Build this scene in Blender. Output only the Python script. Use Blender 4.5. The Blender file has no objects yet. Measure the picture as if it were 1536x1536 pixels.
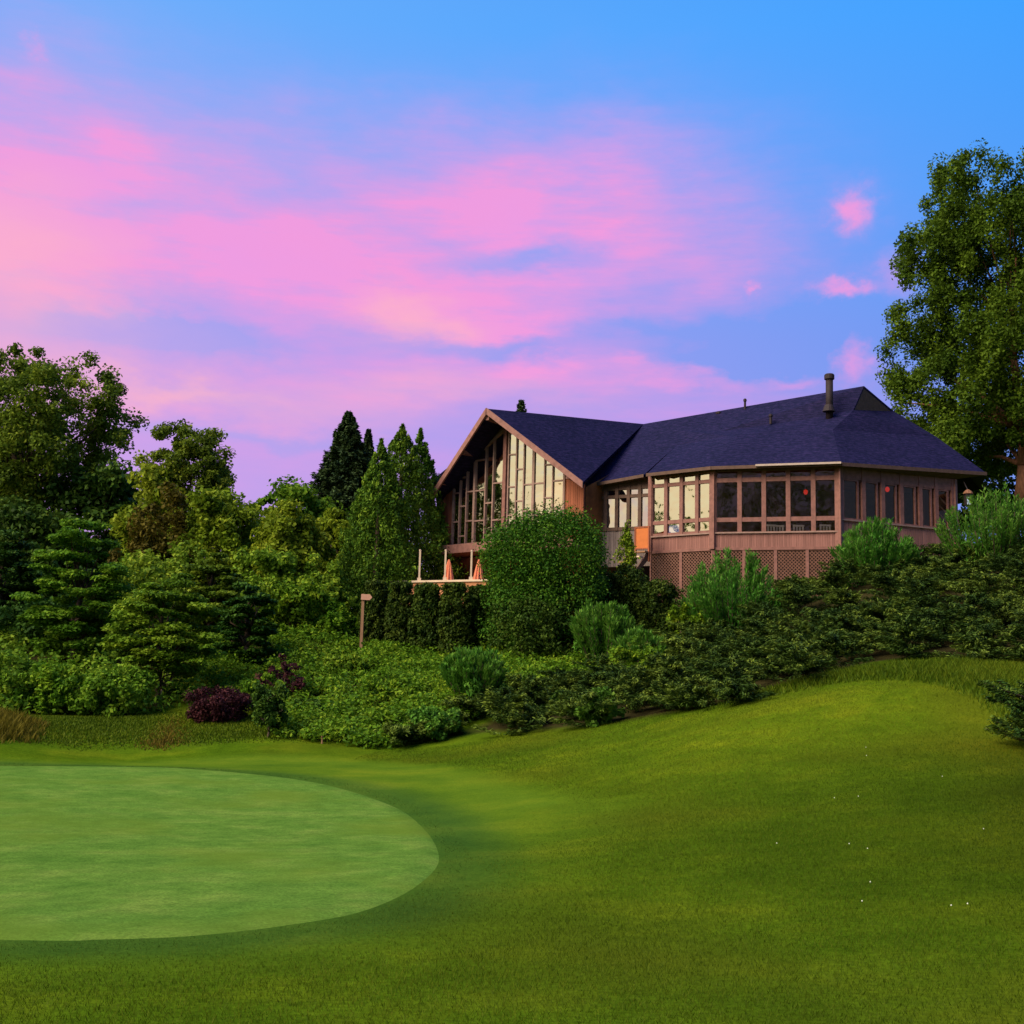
import bpy, math, random
import numpy as np
from mathutils import Vector
R = math.radians
scene = bpy.context.scene
COL = scene.collection
rnd = random.Random(7)

# ------------------------------------------------------------------ camera
EYE = np.array([0.0, 0.0, 1.7])
F = 1854.0
PITCH = math.atan(272/F); ROLL = R(1.5)
fw = np.array([0, math.cos(PITCH), math.sin(PITCH)])
r0 = np.array([1.0, 0, 0]); u0 = np.array([0, -math.sin(PITCH), math.cos(PITCH)])
rt = math.cos(ROLL)*r0 + math.sin(ROLL)*u0
up = -math.sin(ROLL)*r0 + math.cos(ROLL)*u0
def ray(px, py):
    return fw*F + rt*(px-768) + up*(768-py)
def at(px, py, Y):
    d = ray(px, py); return EYE + d*(Y/d[1])
cam = bpy.data.cameras.new('camera'); cam.sensor_width = 36; cam.lens = 36*F/1536
cam.clip_end = 3000
co = bpy.data.objects.new('camera', cam); COL.objects.link(co)
from mathutils import Matrix
M = Matrix(((rt[0], up[0], -fw[0], EYE[0]), (rt[1], up[1], -fw[1], EYE[1]), (rt[2], up[2], -fw[2], EYE[2]), (0, 0, 0, 1)))
co.matrix_world = M
scene.camera = co
scene.view_settings.view_transform = 'Standard'; scene.view_settings.look = 'None'
scene.view_settings.exposure = 0.5; scene.view_settings.gamma = 1

# ------------------------------------------------------------------ terrain
ctl = []
def cp(px, py, Y): p = at(px, py, Y); ctl.append((p[0], p[1], p[2]))
def cx(x, y, z): ctl.append((x, y, z))
for a in [(0,1536,6.2),(768,1536,6.4),(1536,1536,6.5),(300,1408,9.2),(0,1415,9.0),(668,1290,13.5),(480,1172,22.5),(250,1153,24.5),(0,1149,24.5),
          (620,1150,26),(770,1190,21),(850,1260,15.5),(900,1400,9.5),(150,1136,28.5),(400,1112,30),(600,1122,30),(760,1110,29),(860,1098,28.3),(1040,1068,27),(1200,1036,26.3),
          (1330,1033,24.5),(1100,1130,21),(1060,1230,16),(1300,1130,19.5),(1300,1230,14.5),(1300,1370,9.8),(1536,1370,9.6),(1536,1230,14),(1470,1075,22),(1536,1110,20),
          (1350,1003,27.5),(1480,1010,27),(1500,850,40),(1250,888,42),(1120,928,43),(1300,965,33),(1050,1000,36),(1000,950,43.5),(900,1040,34),(720,1052,33.5),(560,982,40.5),(700,992,40.5),
          (250,1062,35),(450,960,41),(100,1060,36),(10,1086,29.5),(105,1128,28),(60,1098,29.3)]:
    cp(*a)
for a in [(-3,47,4.0),(2,46,4.0),(-6,48,4.5),(4,52,4.6),(10,50,5.0),(18,50,7.0),(0,60,6.6),(20,65,7.0),(-10,60,5.2),(-25,60,4.4),(-25,45,3.0),(-40,60,4.2),(-12,50,4.4),
          (0,0,0),(-10,0,0),(10,0,0.2),(0,-15,-0.3),(-14,12,0),(-20,20,0),(-30,30,0.5),(18,10,0.7),(28,22,2.6),(32,40,6.0),(40,60,7),
          (-60,0,0),(60,0,2),(0,-60,-1),(-60,90,4),(0,100,6),(60,90,7),(-90,30,2),(90,30,5),(-60,-60,-1),(60,-60,0),(0,150,4),(150,150,4),(-150,150,2),(150,-50,0),(-150,-50,0),(0,-150,0),(-120,60,2)]:
    cx(*a)
C = np.array(ctl)
def _phi(d2): return d2*np.log(d2+1e-9)*0.5
_S = 30.0
P_ = C[:, :2]/_S; n_ = len(P_)
A = np.zeros((n_+3, n_+3)); d2 = ((P_[:, None]-P_[None])**2).sum(-1)
A[:n_, :n_] = _phi(d2) + np.eye(n_)*0.0015
A[:n_, n_] = 1; A[:n_, n_+1:] = P_; A[n_, :n_] = 1; A[n_+1:, :n_] = P_.T
W_ = np.linalg.solve(A, np.concatenate([C[:, 2], np.zeros(3)]))
def terr(x, y):
    x = np.asarray(x, float); y = np.asarray(y, float)
    q = np.stack([np.clip(x, -150, 150).ravel(), np.clip(y, -150, 150).ravel()], 1)/_S
    out = np.empty(len(q))
    for i in range(0, len(q), 20000):
        k = q[i:i+20000]
        out[i:i+20000] = _phi(((k[:, None]-P_[None])**2).sum(-1))@W_[:n_] + W_[n_] + k@W_[n_+1:]
    return out.reshape(x.shape)
def gp(px, py, y0=4.0, y1=90.0):
    d = ray(px, py); Y = np.arange(y0, y1, 0.05)
    p = EYE[None] + d[None]*(Y/d[1])[:, None]
    h = p[:, 2]-terr(p[:, 0], p[:, 1])
    k = np.argmax(h < 0) if (h < 0).any() else len(h)-1
    return p[k]

# ------------------------------------------------------------------ materials
def newmat(name):
    m = bpy.data.materials.new(name); m.use_nodes = True
    nt = m.node_tree; nt.nodes.clear()
    out = nt.nodes.new('ShaderNodeOutputMaterial')
    return m, nt, out
def N(nt, t, **kw):
    n = nt.nodes.new(t)
    for k, v in kw.items():
        if hasattr(n, k): setattr(n, k, v)
        else: n.inputs[k].default_value = v
    return n
def ramp(nt, stops, fac):
    r = nt.nodes.new('ShaderNodeValToRGB'); e = r.color_ramp.elements
    while len(e) < len(stops): e.new(0.5)
    for i, (p, c) in enumerate(stops): e[i].position = p; e[i].color = (*c, 1)
    nt.links.new(fac, r.inputs[0]); return r
def noise(nt, scale, detail=4, rough=0.55, vec=None, dim=None):
    n = nt.nodes.new('ShaderNodeTexNoise'); n.inputs['Scale'].default_value = scale
    n.inputs['Detail'].default_value = detail; n.inputs['Roughness'].default_value = rough
    if vec is not None: nt.links.new(vec, n.inputs['Vector'])
    return n
def mixc(nt, fac, a, b, blend='MIX'):
    m = nt.nodes.new('ShaderNodeMix'); m.data_type = 'RGBA'; m.blend_type = blend
    for s, v in ((m.inputs[0], fac), (m.inputs[6], a), (m.inputs[7], b)):
        if isinstance(v, (int, float)): s.default_value = v
        elif isinstance(v, tuple): s.default_value = (*v, 1)
        else: nt.links.new(v, s)
    return m.outputs[2]

def leaf_mat(name, c0, c1, c2, trans=0.3, rough=0.55):
    m, nt, out = newmat(name)
    a = N(nt, 'ShaderNodeAttribute', attribute_name='tint')
    oi = N(nt, 'ShaderNodeObjectInfo')
    rp = ramp(nt, [(0.05, c0), (0.5, c1), (0.95, c2)], a.outputs['Fac'])
    hs = N(nt, 'ShaderNodeHueSaturation')
    mp = N(nt, 'ShaderNodeMapRange'); mp.inputs[3].default_value = 0.485; mp.inputs[4].default_value = 0.515
    nt.links.new(oi.outputs['Random'], mp.inputs[0]); nt.links.new(mp.outputs[0], hs.inputs['Hue'])
    nt.links.new(rp.outputs[0], hs.inputs['Color'])
    b = N(nt, 'ShaderNodeBsdfPrincipled'); b.inputs['Roughness'].default_value = rough
    b.inputs['Specular IOR Level'].default_value = 0.06
    t = N(nt, 'ShaderNodeBsdfTranslucent'); mx = N(nt, 'ShaderNodeMixShader'); mx.inputs[0].default_value = trans
    nt.links.new(hs.outputs[0], b.inputs['Base Color']); nt.links.new(hs.outputs[0], t.inputs[0])
    nt.links.new(b.outputs[0], mx.inputs[1]); nt.links.new(t.outputs[0], mx.inputs[2]); nt.links.new(mx.outputs[0], out.inputs[0])
    return m
def solid(name, col, rough=0.7, var=0.25, scale=6, metallic=0, bump=0.0, stretch=None, col2=None, spec=0.3):
    m, nt, out = newmat(name)
    tc = N(nt, 'ShaderNodeTexCoord'); vec = tc.outputs['Object']
    if stretch:
        mpn = N(nt, 'ShaderNodeMapping'); mpn.inputs['Scale'].default_value = stretch
        nt.links.new(vec, mpn.inputs[0]); vec = mpn.outputs[0]
    n = noise(nt, scale, 5, 0.6, vec)
    d = tuple(c*(1-var) for c in col); l = col2 or tuple(min(1, c*(1+var)) for c in col)
    rp = ramp(nt, [(0.3, d), (0.7, l)], n.outputs[0])
    b = N(nt, 'ShaderNodeBsdfPrincipled'); b.inputs['Roughness'].default_value = rough; b.inputs['Metallic'].default_value = metallic
    b.inputs['Specular IOR Level'].default_value = spec
    nt.links.new(rp.outputs[0], b.inputs['Base Color'])
    if bump:
        bp = N(nt, 'ShaderNodeBump'); bp.inputs['Strength'].default_value = bump; bp.inputs['Distance'].default_value = 0.02
        nt.links.new(n.outputs[0], bp.inputs['Height']); nt.links.new(bp.outputs[0], b.inputs['Normal'])
    nt.links.new(b.outputs[0], out.inputs[0]); return m
def siding(name, col, pitch=0.15):
    # vertical tongue and groove boards: groove lines along x and y in object space
    m, nt, out = newmat(name)
    tc = N(nt, 'ShaderNodeTexCoord'); sx = N(nt, 'ShaderNodeSeparateXYZ'); nt.links.new(tc.outputs['Object'], sx.inputs[0])
    ad = N(nt, 'ShaderNodeMath', operation='SUBTRACT'); nt.links.new(sx.outputs[0], ad.inputs[0]); nt.links.new(sx.outputs[1], ad.inputs[1])
    dv = N(nt, 'ShaderNodeMath', operation='DIVIDE'); nt.links.new(ad.outputs[0], dv.inputs[0]); dv.inputs[1].default_value = pitch
    fr = N(nt, 'ShaderNodeMath', operation='FRACT'); nt.links.new(dv.outputs[0], fr.inputs[0])
    fl = N(nt, 'ShaderNodeMath', operation='FLOOR'); nt.links.new(dv.outputs[0], fl.inputs[0])
    wn = N(nt, 'ShaderNodeTexWhiteNoise'); wn.noise_dimensions = '1D'; nt.links.new(fl.outputs[0], wn.inputs['W'])
    gr = ramp(nt, [(0.0, (0, 0, 0)), (0.1, (1, 1, 1)), (0.92, (1, 1, 1)), (1.0, (0, 0, 0))], fr.outputs[0])
    mpn = N(nt, 'ShaderNodeMapping'); mpn.inputs['Scale'].default_value = (6, 6, 0.5); nt.links.new(tc.outputs['Object'], mpn.inputs[0])
    n = noise(nt, 3, 5, 0.6, mpn.outputs[0])
    mul = N(nt, 'ShaderNodeMath', operation='MULTIPLY_ADD'); nt.links.new(wn.outputs[0], mul.inputs[0]); mul.inputs[1].default_value = 0.4
    nt.links.new(n.outputs[0], mul.inputs[2])
    rp = ramp(nt, [(0.3, tuple(c*0.7 for c in col)), (0.95, tuple(c*1.25 for c in col))], mul.outputs[0])
    b = N(nt, 'ShaderNodeBsdfPrincipled'); b.inputs['Roughness'].default_value = 0.75; b.inputs['Specular IOR Level'].default_value = 0.2
    nt.links.new(rp.outputs[0], b.inputs['Base Color'])
    bp = N(nt, 'ShaderNodeBump'); bp.inputs['Strength'].default_value = 0.8; bp.inputs['Distance'].default_value = 0.02
    nt.links.new(gr.outputs[0], bp.inputs['Height']); nt.links.new(bp.outputs[0], b.inputs['Normal'])
    nt.links.new(b.outputs[0], out.inputs[0]); return m
def shingle(name):
    m, nt, out = newmat(name)
    tc = N(nt, 'ShaderNodeTexCoord')
    mpn = N(nt, 'ShaderNodeMapping'); mpn.inputs['Scale'].default_value = (3, 3, 9); nt.links.new(tc.outputs['Object'], mpn.inputs[0])
    n1 = noise(nt, 1.6, 3, 0.7, mpn.outputs[0]); n2 = noise(nt, 0.35, 4, 0.6, tc.outputs['Object'])
    sx = N(nt, 'ShaderNodeSeparateXYZ'); nt.links.new(tc.outputs['Object'], sx.inputs[0])
    dv = N(nt, 'ShaderNodeMath', operation='MULTIPLY'); nt.links.new(sx.outputs[2], dv.inputs[0]); dv.inputs[1].default_value = 9.0
    fr = N(nt, 'ShaderNodeMath', operation='FRACT'); nt.links.new(dv.outputs[0], fr.inputs[0])
    c1 = ramp(nt, [(0.3, (0.004, 0.005, 0.022)), (0.5, (0.010, 0.010, 0.044)), (0.72, (0.026, 0.019, 0.070))], n1.outputs[0])
    c2 = mixc(nt, n2.outputs[0], (0.55, 0.55, 0.62), (1.35, 1.2, 1.3))
    ln = ramp(nt, [(0.0, (.55, .55, .55)), (.22, (1, 1, 1)), (1, (1.08, 1.08, 1.08))], fr.outputs[0])
    c3 = mixc(nt, 1.0, mixc(nt, 1.0, c1.outputs[0], c2, 'MULTIPLY'), ln.outputs[0], 'MULTIPLY')
    b = N(nt, 'ShaderNodeBsdfPrincipled'); b.inputs['Roughness'].default_value = 0.8; b.inputs['Specular IOR Level'].default_value = 0.1
    nt.links.new(c3, b.inputs['Base Color'])
    bp = N(nt, 'ShaderNodeBump'); bp.inputs['Strength'].default_value = 0.6; bp.inputs['Distance'].default_value = 0.03
    nt.links.new(fr.outputs[0], bp.inputs['Height'])
    bp2 = N(nt, 'ShaderNodeBump'); bp2.inputs['Strength'].default_value = 0.5; bp2.inputs['Distance'].default_value = 0.03
    nt.links.new(n1.outputs[0], bp2.inputs['Height']); nt.links.new(bp.outputs[0], bp2.inputs['Normal']); nt.links.new(bp2.outputs[0], b.inputs['Normal'])
    nt.links.new(b.outputs[0], out.inputs[0]); return m
def glass(name, refl=0.62, tint=(1, 0.96, 0.85)):
    m, nt, out = newmat(name)
    tc = N(nt, 'ShaderNodeTexCoord'); n = noise(nt, 1.1, 2, 0.5, tc.outputs['Object'])
    bp = N(nt, 'ShaderNodeBump'); bp.inputs['Strength'].default_value = 0.4; bp.inputs['Distance'].default_value = 0.10
    nt.links.new(n.outputs[0], bp.inputs['Height'])
    g = N(nt, 'ShaderNodeBsdfGlossy'); g.inputs['Roughness'].default_value = 0.015; g.inputs['Color'].default_value = (*tint, 1)
    nt.links.new(bp.outputs[0], g.inputs['Normal'])
    t = N(nt, 'ShaderNodeBsdfTransparent'); t.inputs[0].default_value = (0.75, 0.78, 0.75, 1)
    mx = N(nt, 'ShaderNodeMixShader'); mx.inputs[0].default_value = refl
    nt.links.new(t.outputs[0], mx.inputs[1]); nt.links.new(g.outputs[0], mx.inputs[2]); nt.links.new(mx.outputs[0], out.inputs[0])
    return m
def lamp_mat(name, col, s):
    m, nt, out = newmat(name); e = N(nt, 'ShaderNodeEmission'); e.inputs[0].default_value = (*col, 1); e.inputs[1].default_value = s
    nt.links.new(e.outputs[0], out.inputs[0]); return m
def turf(name, cols, blotch, fine, patch=None, bump=0.3, stretch=(1, 1, 1), mown=None):
    m, nt, out = newmat(name)
    tc = N(nt, 'ShaderNodeTexCoord'); mpn = N(nt, 'ShaderNodeMapping'); mpn.inputs['Scale'].default_value = stretch
    nt.links.new(tc.outputs['Object'], mpn.inputs[0])
    n1 = noise(nt, blotch, 5, 0.6, mpn.outputs[0]); n2 = noise(nt, fine, 4, 0.75, mpn.outputs[0]); n3 = noise(nt, blotch*0.31, 3, 0.5, tc.outputs['Object'])
    rp = ramp(nt, [(0.28, cols[0]), (0.5, cols[1]), (0.72, cols[2])], n1.outputs[0])
    f2 = ramp(nt, [(0.25, (0.5, 0.5, 0.5)), (0.5, (1, 1, 1)), (0.75, (1.55, 1.5, 1.4))], n2.outputs[0])
    n4 = noise(nt, blotch*4.2, 4, 0.65, mpn.outputs[0]); f4 = ramp(nt, [(0.3, (.80, .82, .8)), (0.7, (1.22, 1.16, 1.1))], n4.outputs[0])
    c = mixc(nt, 1.0, mixc(nt, 1.0, rp.outputs[0], f2.outputs[0], 'MULTIPLY'), f4.outputs[0], 'MULTIPLY')
    if mown:
        am = N(nt, 'ShaderNodeAttribute', attribute_name='mown'); r2 = ramp(nt, [(0.28, mown[0]), (0.5, mown[1]), (0.72, mown[2])], n1.outputs[0])
        f2b = ramp(nt, [(0.25, (0.75, 0.75, 0.75)), (0.75, (1.22, 1.2, 1.15))], n2.outputs[0]); c2 = mixc(nt, 1.0, r2.outputs[0], f2b.outputs[0], 'MULTIPLY')
    if patch:
        f3 = ramp(nt, [(0.48, (0, 0, 0)), (0.68, (1, 1, 1))], n3.outputs[0])
        fm = N(nt, 'ShaderNodeMath', operation='MULTIPLY'); nt.links.new(f3.outputs[0], fm.inputs[0]); fm.inputs[1].default_value = 0.65
        c = mixc(nt, fm.outputs[0], c, patch)
    if mown:
        ac = N(nt, 'ShaderNodeAttribute', attribute_name='mound_shade'); af = N(nt, 'ShaderNodeAttribute', attribute_name='fringe')
        c = mixc(nt, ac.outputs['Fac'], c, mixc(nt, 1.0, c, (.40, .38, .5), 'MULTIPLY'))  # shade on the mound's right side, multiplied into the turf colour
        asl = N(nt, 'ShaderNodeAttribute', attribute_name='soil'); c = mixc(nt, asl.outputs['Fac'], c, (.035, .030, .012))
        adr = N(nt, 'ShaderNodeAttribute', attribute_name='crest_light'); c = mixc(nt, adr.outputs['Fac'], c, mixc(nt, 1.0, c, (1.40, 1.22, 1.1), 'MULTIPLY'))  # brighter light on the crest, multiplied into the turf colour
        c = mixc(nt, am.outputs['Fac'], c, c2)
        fq = N(nt, 'ShaderNodeMath', operation='MULTIPLY'); nt.links.new(af.outputs['Fac'], fq.inputs[0]); fq.inputs[1].default_value = .75
        c = mixc(nt, fq.outputs[0], c, mixc(nt, 1.0, c, (.42, .60, 1.5), 'MULTIPLY'))
    b = N(nt, 'ShaderNodeBsdfPrincipled'); b.inputs['Roughness'].default_value = 0.9; b.inputs['Specular IOR Level'].default_value = 0.0
    nt.links.new(c, b.inputs['Base Color'])
    bp = N(nt, 'ShaderNodeBump'); bp.inputs['Strength'].default_value = bump; bp.inputs['Distance'].default_value = 0.03
    nt.links.new(n2.outputs[0], bp.inputs['Height']); nt.links.new(bp.outputs[0], b.inputs['Normal'])
    nt.links.new(b.outputs[0], out.inputs[0]); return m

MT = {}
MT['roof'] = shingle('roof_shingles')
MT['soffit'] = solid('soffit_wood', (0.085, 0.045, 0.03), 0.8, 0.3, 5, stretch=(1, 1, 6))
MT['fascia'] = solid('fascia_wood', (0.25, 0.115, 0.095), 0.7, 0.25, 5)
MT['trim'] = solid('brown_trim', (0.21, 0.092, 0.078), 0.65, 0.25, 6)
MT['trimd'] = solid('dark_brown_trim', (0.10, 0.055, 0.04), 0.7, 0.25, 6)
MT['mull'] = solid('grey_brown_mullion', (0.27, 0.165, 0.14), 0.6, 0.2, 6)
MT['siding'] = siding('porch_siding', (0.24, 0.11, 0.095), 0.11)
MT['hallwall'] = siding('hall_siding', (0.30, 0.095, 0.050), 0.14)
MT['greywall'] = siding('grey_siding', (0.17, 0.13, 0.125), 0.14)
MT['lattice'] = solid('lattice_wood', (0.16, 0.075, 0.055), 0.8, 0.25, 6)
MT['glass'] = glass('reflective_window_glass', 0.70, (1.0, 0.97, 0.86))
MT['glassd'] = glass('window_glass', 0.07, (0.95, 0.85, 0.72))
MT['inside'] = solid('interior_wall', (0.26, 0.090, 0.024), 0.9, 0.65, 0.9)
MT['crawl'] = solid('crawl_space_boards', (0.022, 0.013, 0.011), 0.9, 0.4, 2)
MT['insidefloor'] = solid('interior_floor', (0.10, 0.06, 0.04), 0.7, 0.3, 3)
MT['pipe'] = solid('flue_pipe', (0.022, 0.013, 0.016), 0.7, 0.3, 8)
MT['gutter'] = solid('gutter_metal', (0.42, 0.33, 0.28), 0.4, 0.15, 5)
MT['orange'] = solid('orange_panel', (0.50, 0.14, 0.035), 0.7, 0.12, 4)
MT['cream'] = solid('cream_post', (0.62, 0.46, 0.33), 0.6, 0.12, 5)
MT['terr'] = solid('terrace_stone', (0.46, 0.19, 0.09), 0.85, 0.3, 5, bump=0.5)
MT['umb'] = solid('umbrella_canvas', (0.72, 0.24, 0.13), 0.85, 0.15, 4, stretch=(8, 8, 0.6))
MT['bark'] = solid('bark', (0.075, 0.05, 0.035), 0.9, 0.45, 9, bump=0.8, stretch=(3, 3, 0.6))
MT['barkr'] = solid('reddish_bark', (0.20, 0.09, 0.05), 0.9, 0.45, 6, bump=0.8, stretch=(3, 3, 0.6))
MT['postwood'] = solid('weathered_wood', (0.26, 0.14, 0.08), 0.85, 0.3, 8, stretch=(4, 4, 0.5))
MT['board'] = solid('sign_board', (0.50, 0.26, 0.19), 0.7, 0.15, 6)
MT['steel'] = solid('dark_metal', (0.05, 0.04, 0.04), 0.5, 0.2, 8, metallic=0.5)
MT['redlamp'] = lamp_mat('red_lamp_glow', (1.0, 0.05, 0.03), 0.38)
MT['lantern'] = lamp_mat('lantern_glow', (0.8, 0.95, 1.0), 0.45)
MT['chair'] = solid('pale_chair', (0.32, 0.24, 0.24), 0.6, 0.2, 6)

LM = {}
LM['olive'] = leaf_mat('olive_leaves', (0.041, 0.068, 0.0064), (0.118, 0.174, 0.0141), (0.262, 0.301, 0.0284))
LM['maple'] = leaf_mat('maple_leaves', (0.026, 0.051, 0.0051), (0.072, 0.118, 0.0090), (0.150, 0.211, 0.0166))
LM['hedge'] = leaf_mat('hedge_leaves', (0.011, 0.029, 0.0048), (0.032, 0.064, 0.0080), (0.088, 0.128, 0.0160), 0.15)
LM['fringe'] = leaf_mat('fringe_blades', (0.034, 0.075, 0.008), (0.056, 0.112, 0.011), (0.085, 0.145, 0.014), 0.3)
LM['mid'] = leaf_mat('green_leaves', (0.036, 0.084, 0.0064), (0.118, 0.232, 0.0149), (0.295, 0.407, 0.0310))
LM['yellow'] = leaf_mat('yellow_green_leaves', (0.052, 0.098, 0.0060), (0.148, 0.231, 0.0119), (0.282, 0.342, 0.0268))
LM['dark'] = leaf_mat('dark_leaves', (0.012, 0.035, 0.0052), (0.035, 0.083, 0.0104), (0.094, 0.165, 0.0191), 0.2)
LM['spruce'] = leaf_mat('spruce_needles', (0.014, 0.032, 0.0144), (0.036, 0.065, 0.0234), (0.076, 0.117, 0.0360), 0.1)
LM['arbor'] = leaf_mat('arborvitae_sprays', (0.021, 0.057, 0.0067), (0.071, 0.150, 0.0124), (0.208, 0.308, 0.0231), 0.2)
LM['box'] = leaf_mat('clipped_shrub_leaves', (0.015, 0.049, 0.0043), (0.043, 0.115, 0.0086), (0.126, 0.223, 0.0173), 0.2)
LM['juniper'] = leaf_mat('juniper_sprays', (0.010, 0.028, 0.0071), (0.038, 0.080, 0.0129), (0.197, 0.274, 0.0365), 0.15)
LM['feather'] = leaf_mat('narrow_leaves', (0.030, 0.095, 0.0109), (0.077, 0.217, 0.0217), (0.183, 0.341, 0.0465), 0.3)
LM['purple'] = leaf_mat('purple_leaves', (0.018, 0.007, 0.010), (0.048, 0.014, 0.019), (0.10, 0.030, 0.034), 0.2)
LM['rust'] = leaf_mat('rusty_leaves', (0.032, 0.034, 0.004), (0.082, 0.072, 0.008), (0.14, 0.12, 0.014), 0.25)
LM['weed'] = leaf_mat('weed_leaves', (0.035, 0.087, 0.0055), (0.102, 0.208, 0.0100), (0.267, 0.360, 0.0226), 0.3)
LM['grass'] = leaf_mat('grass_blades', (0.030, 0.056, 0.003), (0.068, 0.114, 0.005), (0.135, 0.172, 0.008), 0.3)
LM['tall'] = leaf_mat('tall_grass_blades', (0.030, 0.062, 0.004), (0.075, 0.125, 0.006), (0.15, 0.18, 0.010), 0.3)
LM['fescue'] = leaf_mat('fescue_blades', (0.06, 0.050, 0.008), (0.13, 0.098, 0.012), (0.20, 0.16, 0.02), 0.3)
LM['clover'] = solid('white_clover', (0.8, 0.8, 0.72), 0.8, 0.1, 4)

# ------------------------------------------------------------------ object helpers
def tag(o, label=None, cat=None, group=None, kind=None):
    if label: o['label'] = label
    if cat: o['category'] = cat
    if group: o['group'] = group
    if kind: o['kind'] = kind
    return o
def empty(name, loc):
    o = bpy.data.objects.new(name, None); o.location = tuple(loc); o.empty_display_size = 0.3; COL.objects.link(o); return o
def mesh_obj(name, verts, faces, mat, parent=None, origin=None, smooth=False, tint=None):
    """verts in world space; a child keeps its root's origin"""
    me = bpy.data.meshes.new(name)
    v = np.asarray(verts, float)
    org = np.zeros(3)
    if parent is not None:
        root = parent
        while root.parent is not None: root = root.parent
        org = np.array(root.location)
    elif origin is not None: org = np.array(origin, float)
    v = v-org
    if isinstance(faces, np.ndarray):
        k = faces.shape[1]; nf = len(faces)
        me.vertices.add(len(v)); me.vertices.foreach_set('co', v.astype(np.float32).ravel())
        me.loops.add(nf*k); me.loops.foreach_set('vertex_index', faces.astype(np.int32).ravel())
        me.polygons.add(nf); me.polygons.foreach_set('loop_start', (np.arange(nf)*k).astype(np.int32))
        try: me.polygons.foreach_set('loop_total', np.full(nf, k, np.int32))
        except Exception: pass
    else:
        me.from_pydata([tuple(x) for x in v], [], faces)
    if tint is not None:
        a = me.attributes.new('tint', 'FLOAT', 'FACE'); a.data.foreach_set('value', tint.astype(np.float32))
    me.update(calc_edges=True)
    if smooth: me.polygons.foreach_set('use_smooth', np.ones(len(me.polygons), bool))
    me.materials.append(mat)
    o = bpy.data.objects.new(name, me); COL.objects.link(o)
    if parent is not None: o.parent = parent
    else: o.location = tuple(org)
    return o
class MB:
    def __init__(s): s.v = []; s.f = []
    def poly(s, *pts):
        i = len(s.v); s.v += [np.asarray(p, float) for p in pts]; s.f.append(tuple(range(i, i+len(pts)))); return s
    def box(s, o, a, b, c):
        o, a, b, c = (np.asarray(q, float) for q in (o, a, b, c)); i = len(s.v)
        s.v += [o, o+a, o+a+b, o+b, o+c, o+a+c, o+a+b+c, o+b+c]
        s.f += [(i, i+3, i+2, i+1), (i+4, i+5, i+6, i+7), (i, i+1, i+5, i+4), (i+1, i+2, i+6, i+5), (i+2, i+3, i+7, i+6), (i+3, i, i+4, i+7)]; return s
    def slab(s, pts, t):
        """polygon extruded along vector t"""
        t = np.asarray(t, float); n = len(pts); i = len(s.v)
        s.v += [np.asarray(p, float) for p in pts] + [np.asarray(p, float)+t for p in pts]
        s.f.append(tuple(i+k for k in range(n))); s.f.append(tuple(i+n+k for k in reversed(range(n))))
        for k in range(n): s.f.append((i+k, i+n+k, i+n+(k+1) % n, i+(k+1) % n))
        return s
    def tube(s, p, q, r0, r1=None, n=8, cap=True):
        p = np.asarray(p, float); q = np.asarray(q, float); r1 = r0 if r1 is None else r1
        d = q-p; d = d/np.linalg.norm(d); a = np.cross(d, [0, 0, 1.0]) if abs(d[2]) < .95 else np.cross(d, [1.0, 0, 0]); a /= np.linalg.norm(a); b = np.cross(d, a)
        i = len(s.v)
        for c, r in ((p, r0), (q, r1)):
            for k in range(n):
                t = 2*math.pi*k/n; s.v.append(c+r*(math.cos(t)*a+math.sin(t)*b))
        for k in range(n): s.f.append((i+k, i+(k+1) % n, i+n+(k+1) % n, i+n+k))
        if cap: s.f.append(tuple(i+k for k in reversed(range(n)))); s.f.append(tuple(i+n+k for k in range(n)))
        return s
    def lathe(s, c, prof, n=12):
        c = np.asarray(c, float); i0 = len(s.v)
        for r, z in prof:
            for k in range(n):
                t = 2*math.pi*k/n; s.v.append(c+np.array([r*math.cos(t), r*math.sin(t), z]))
        for j in range(len(prof)-1):
            for k in range(n):
                s.f.append((i0+j*n+k, i0+j*n+(k+1) % n, i0+(j+1)*n+(k+1) % n, i0+(j+1)*n+k))
        s.f.append(tuple(i0+k for k in reversed(range(n)))); s.f.append(tuple(i0+(len(prof)-1)*n+k for k in range(n)))
        return s
    def obj(s, name, mat, parent=None, origin=None, smooth=False):
        return mesh_obj(name, s.v, s.f, mat, parent, origin, smooth)

# ------------------------------------------------------------------ ground sheets
def axis(a, b, n0, far, step):
    core = np.arange(a, b+1e-6, step)
    def ext(sgn, st):
        o = []; d = step; p = st
        while abs(p) < far: d *= 1.22; p = p+sgn*d; o.append(p)
        return o
    return np.array(sorted(ext(-1, a)) + list(core) + ext(1, b))
gx = axis(-26, 26, 0, 900, 0.35); gy = axis(3, 56, 0, 900, 0.35)
X, Y = np.meshgrid(gx, gy); Z = terr(X, Y)
n1, n2 = X.shape; idx = np.arange(n1*n2).reshape(n1, n2)
fc = np.stack([idx[:-1, :-1], idx[:-1, 1:], idx[1:, 1:], idx[1:, :-1]], -1).reshape(-1, 4)
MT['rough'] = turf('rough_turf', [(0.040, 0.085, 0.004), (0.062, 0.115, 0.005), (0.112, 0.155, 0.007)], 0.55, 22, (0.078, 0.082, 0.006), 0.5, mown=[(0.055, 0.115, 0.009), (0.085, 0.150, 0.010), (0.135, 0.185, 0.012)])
MT['green'] = turf('putting_turf', [(0.066, 0.150, 0.021), (0.090, 0.180, 0.027), (0.135, 0.215, 0.038)], 1.3, 40, (0.11, 0.17, 0.018), 0.2, (0.95, 0.95, 1))
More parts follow.
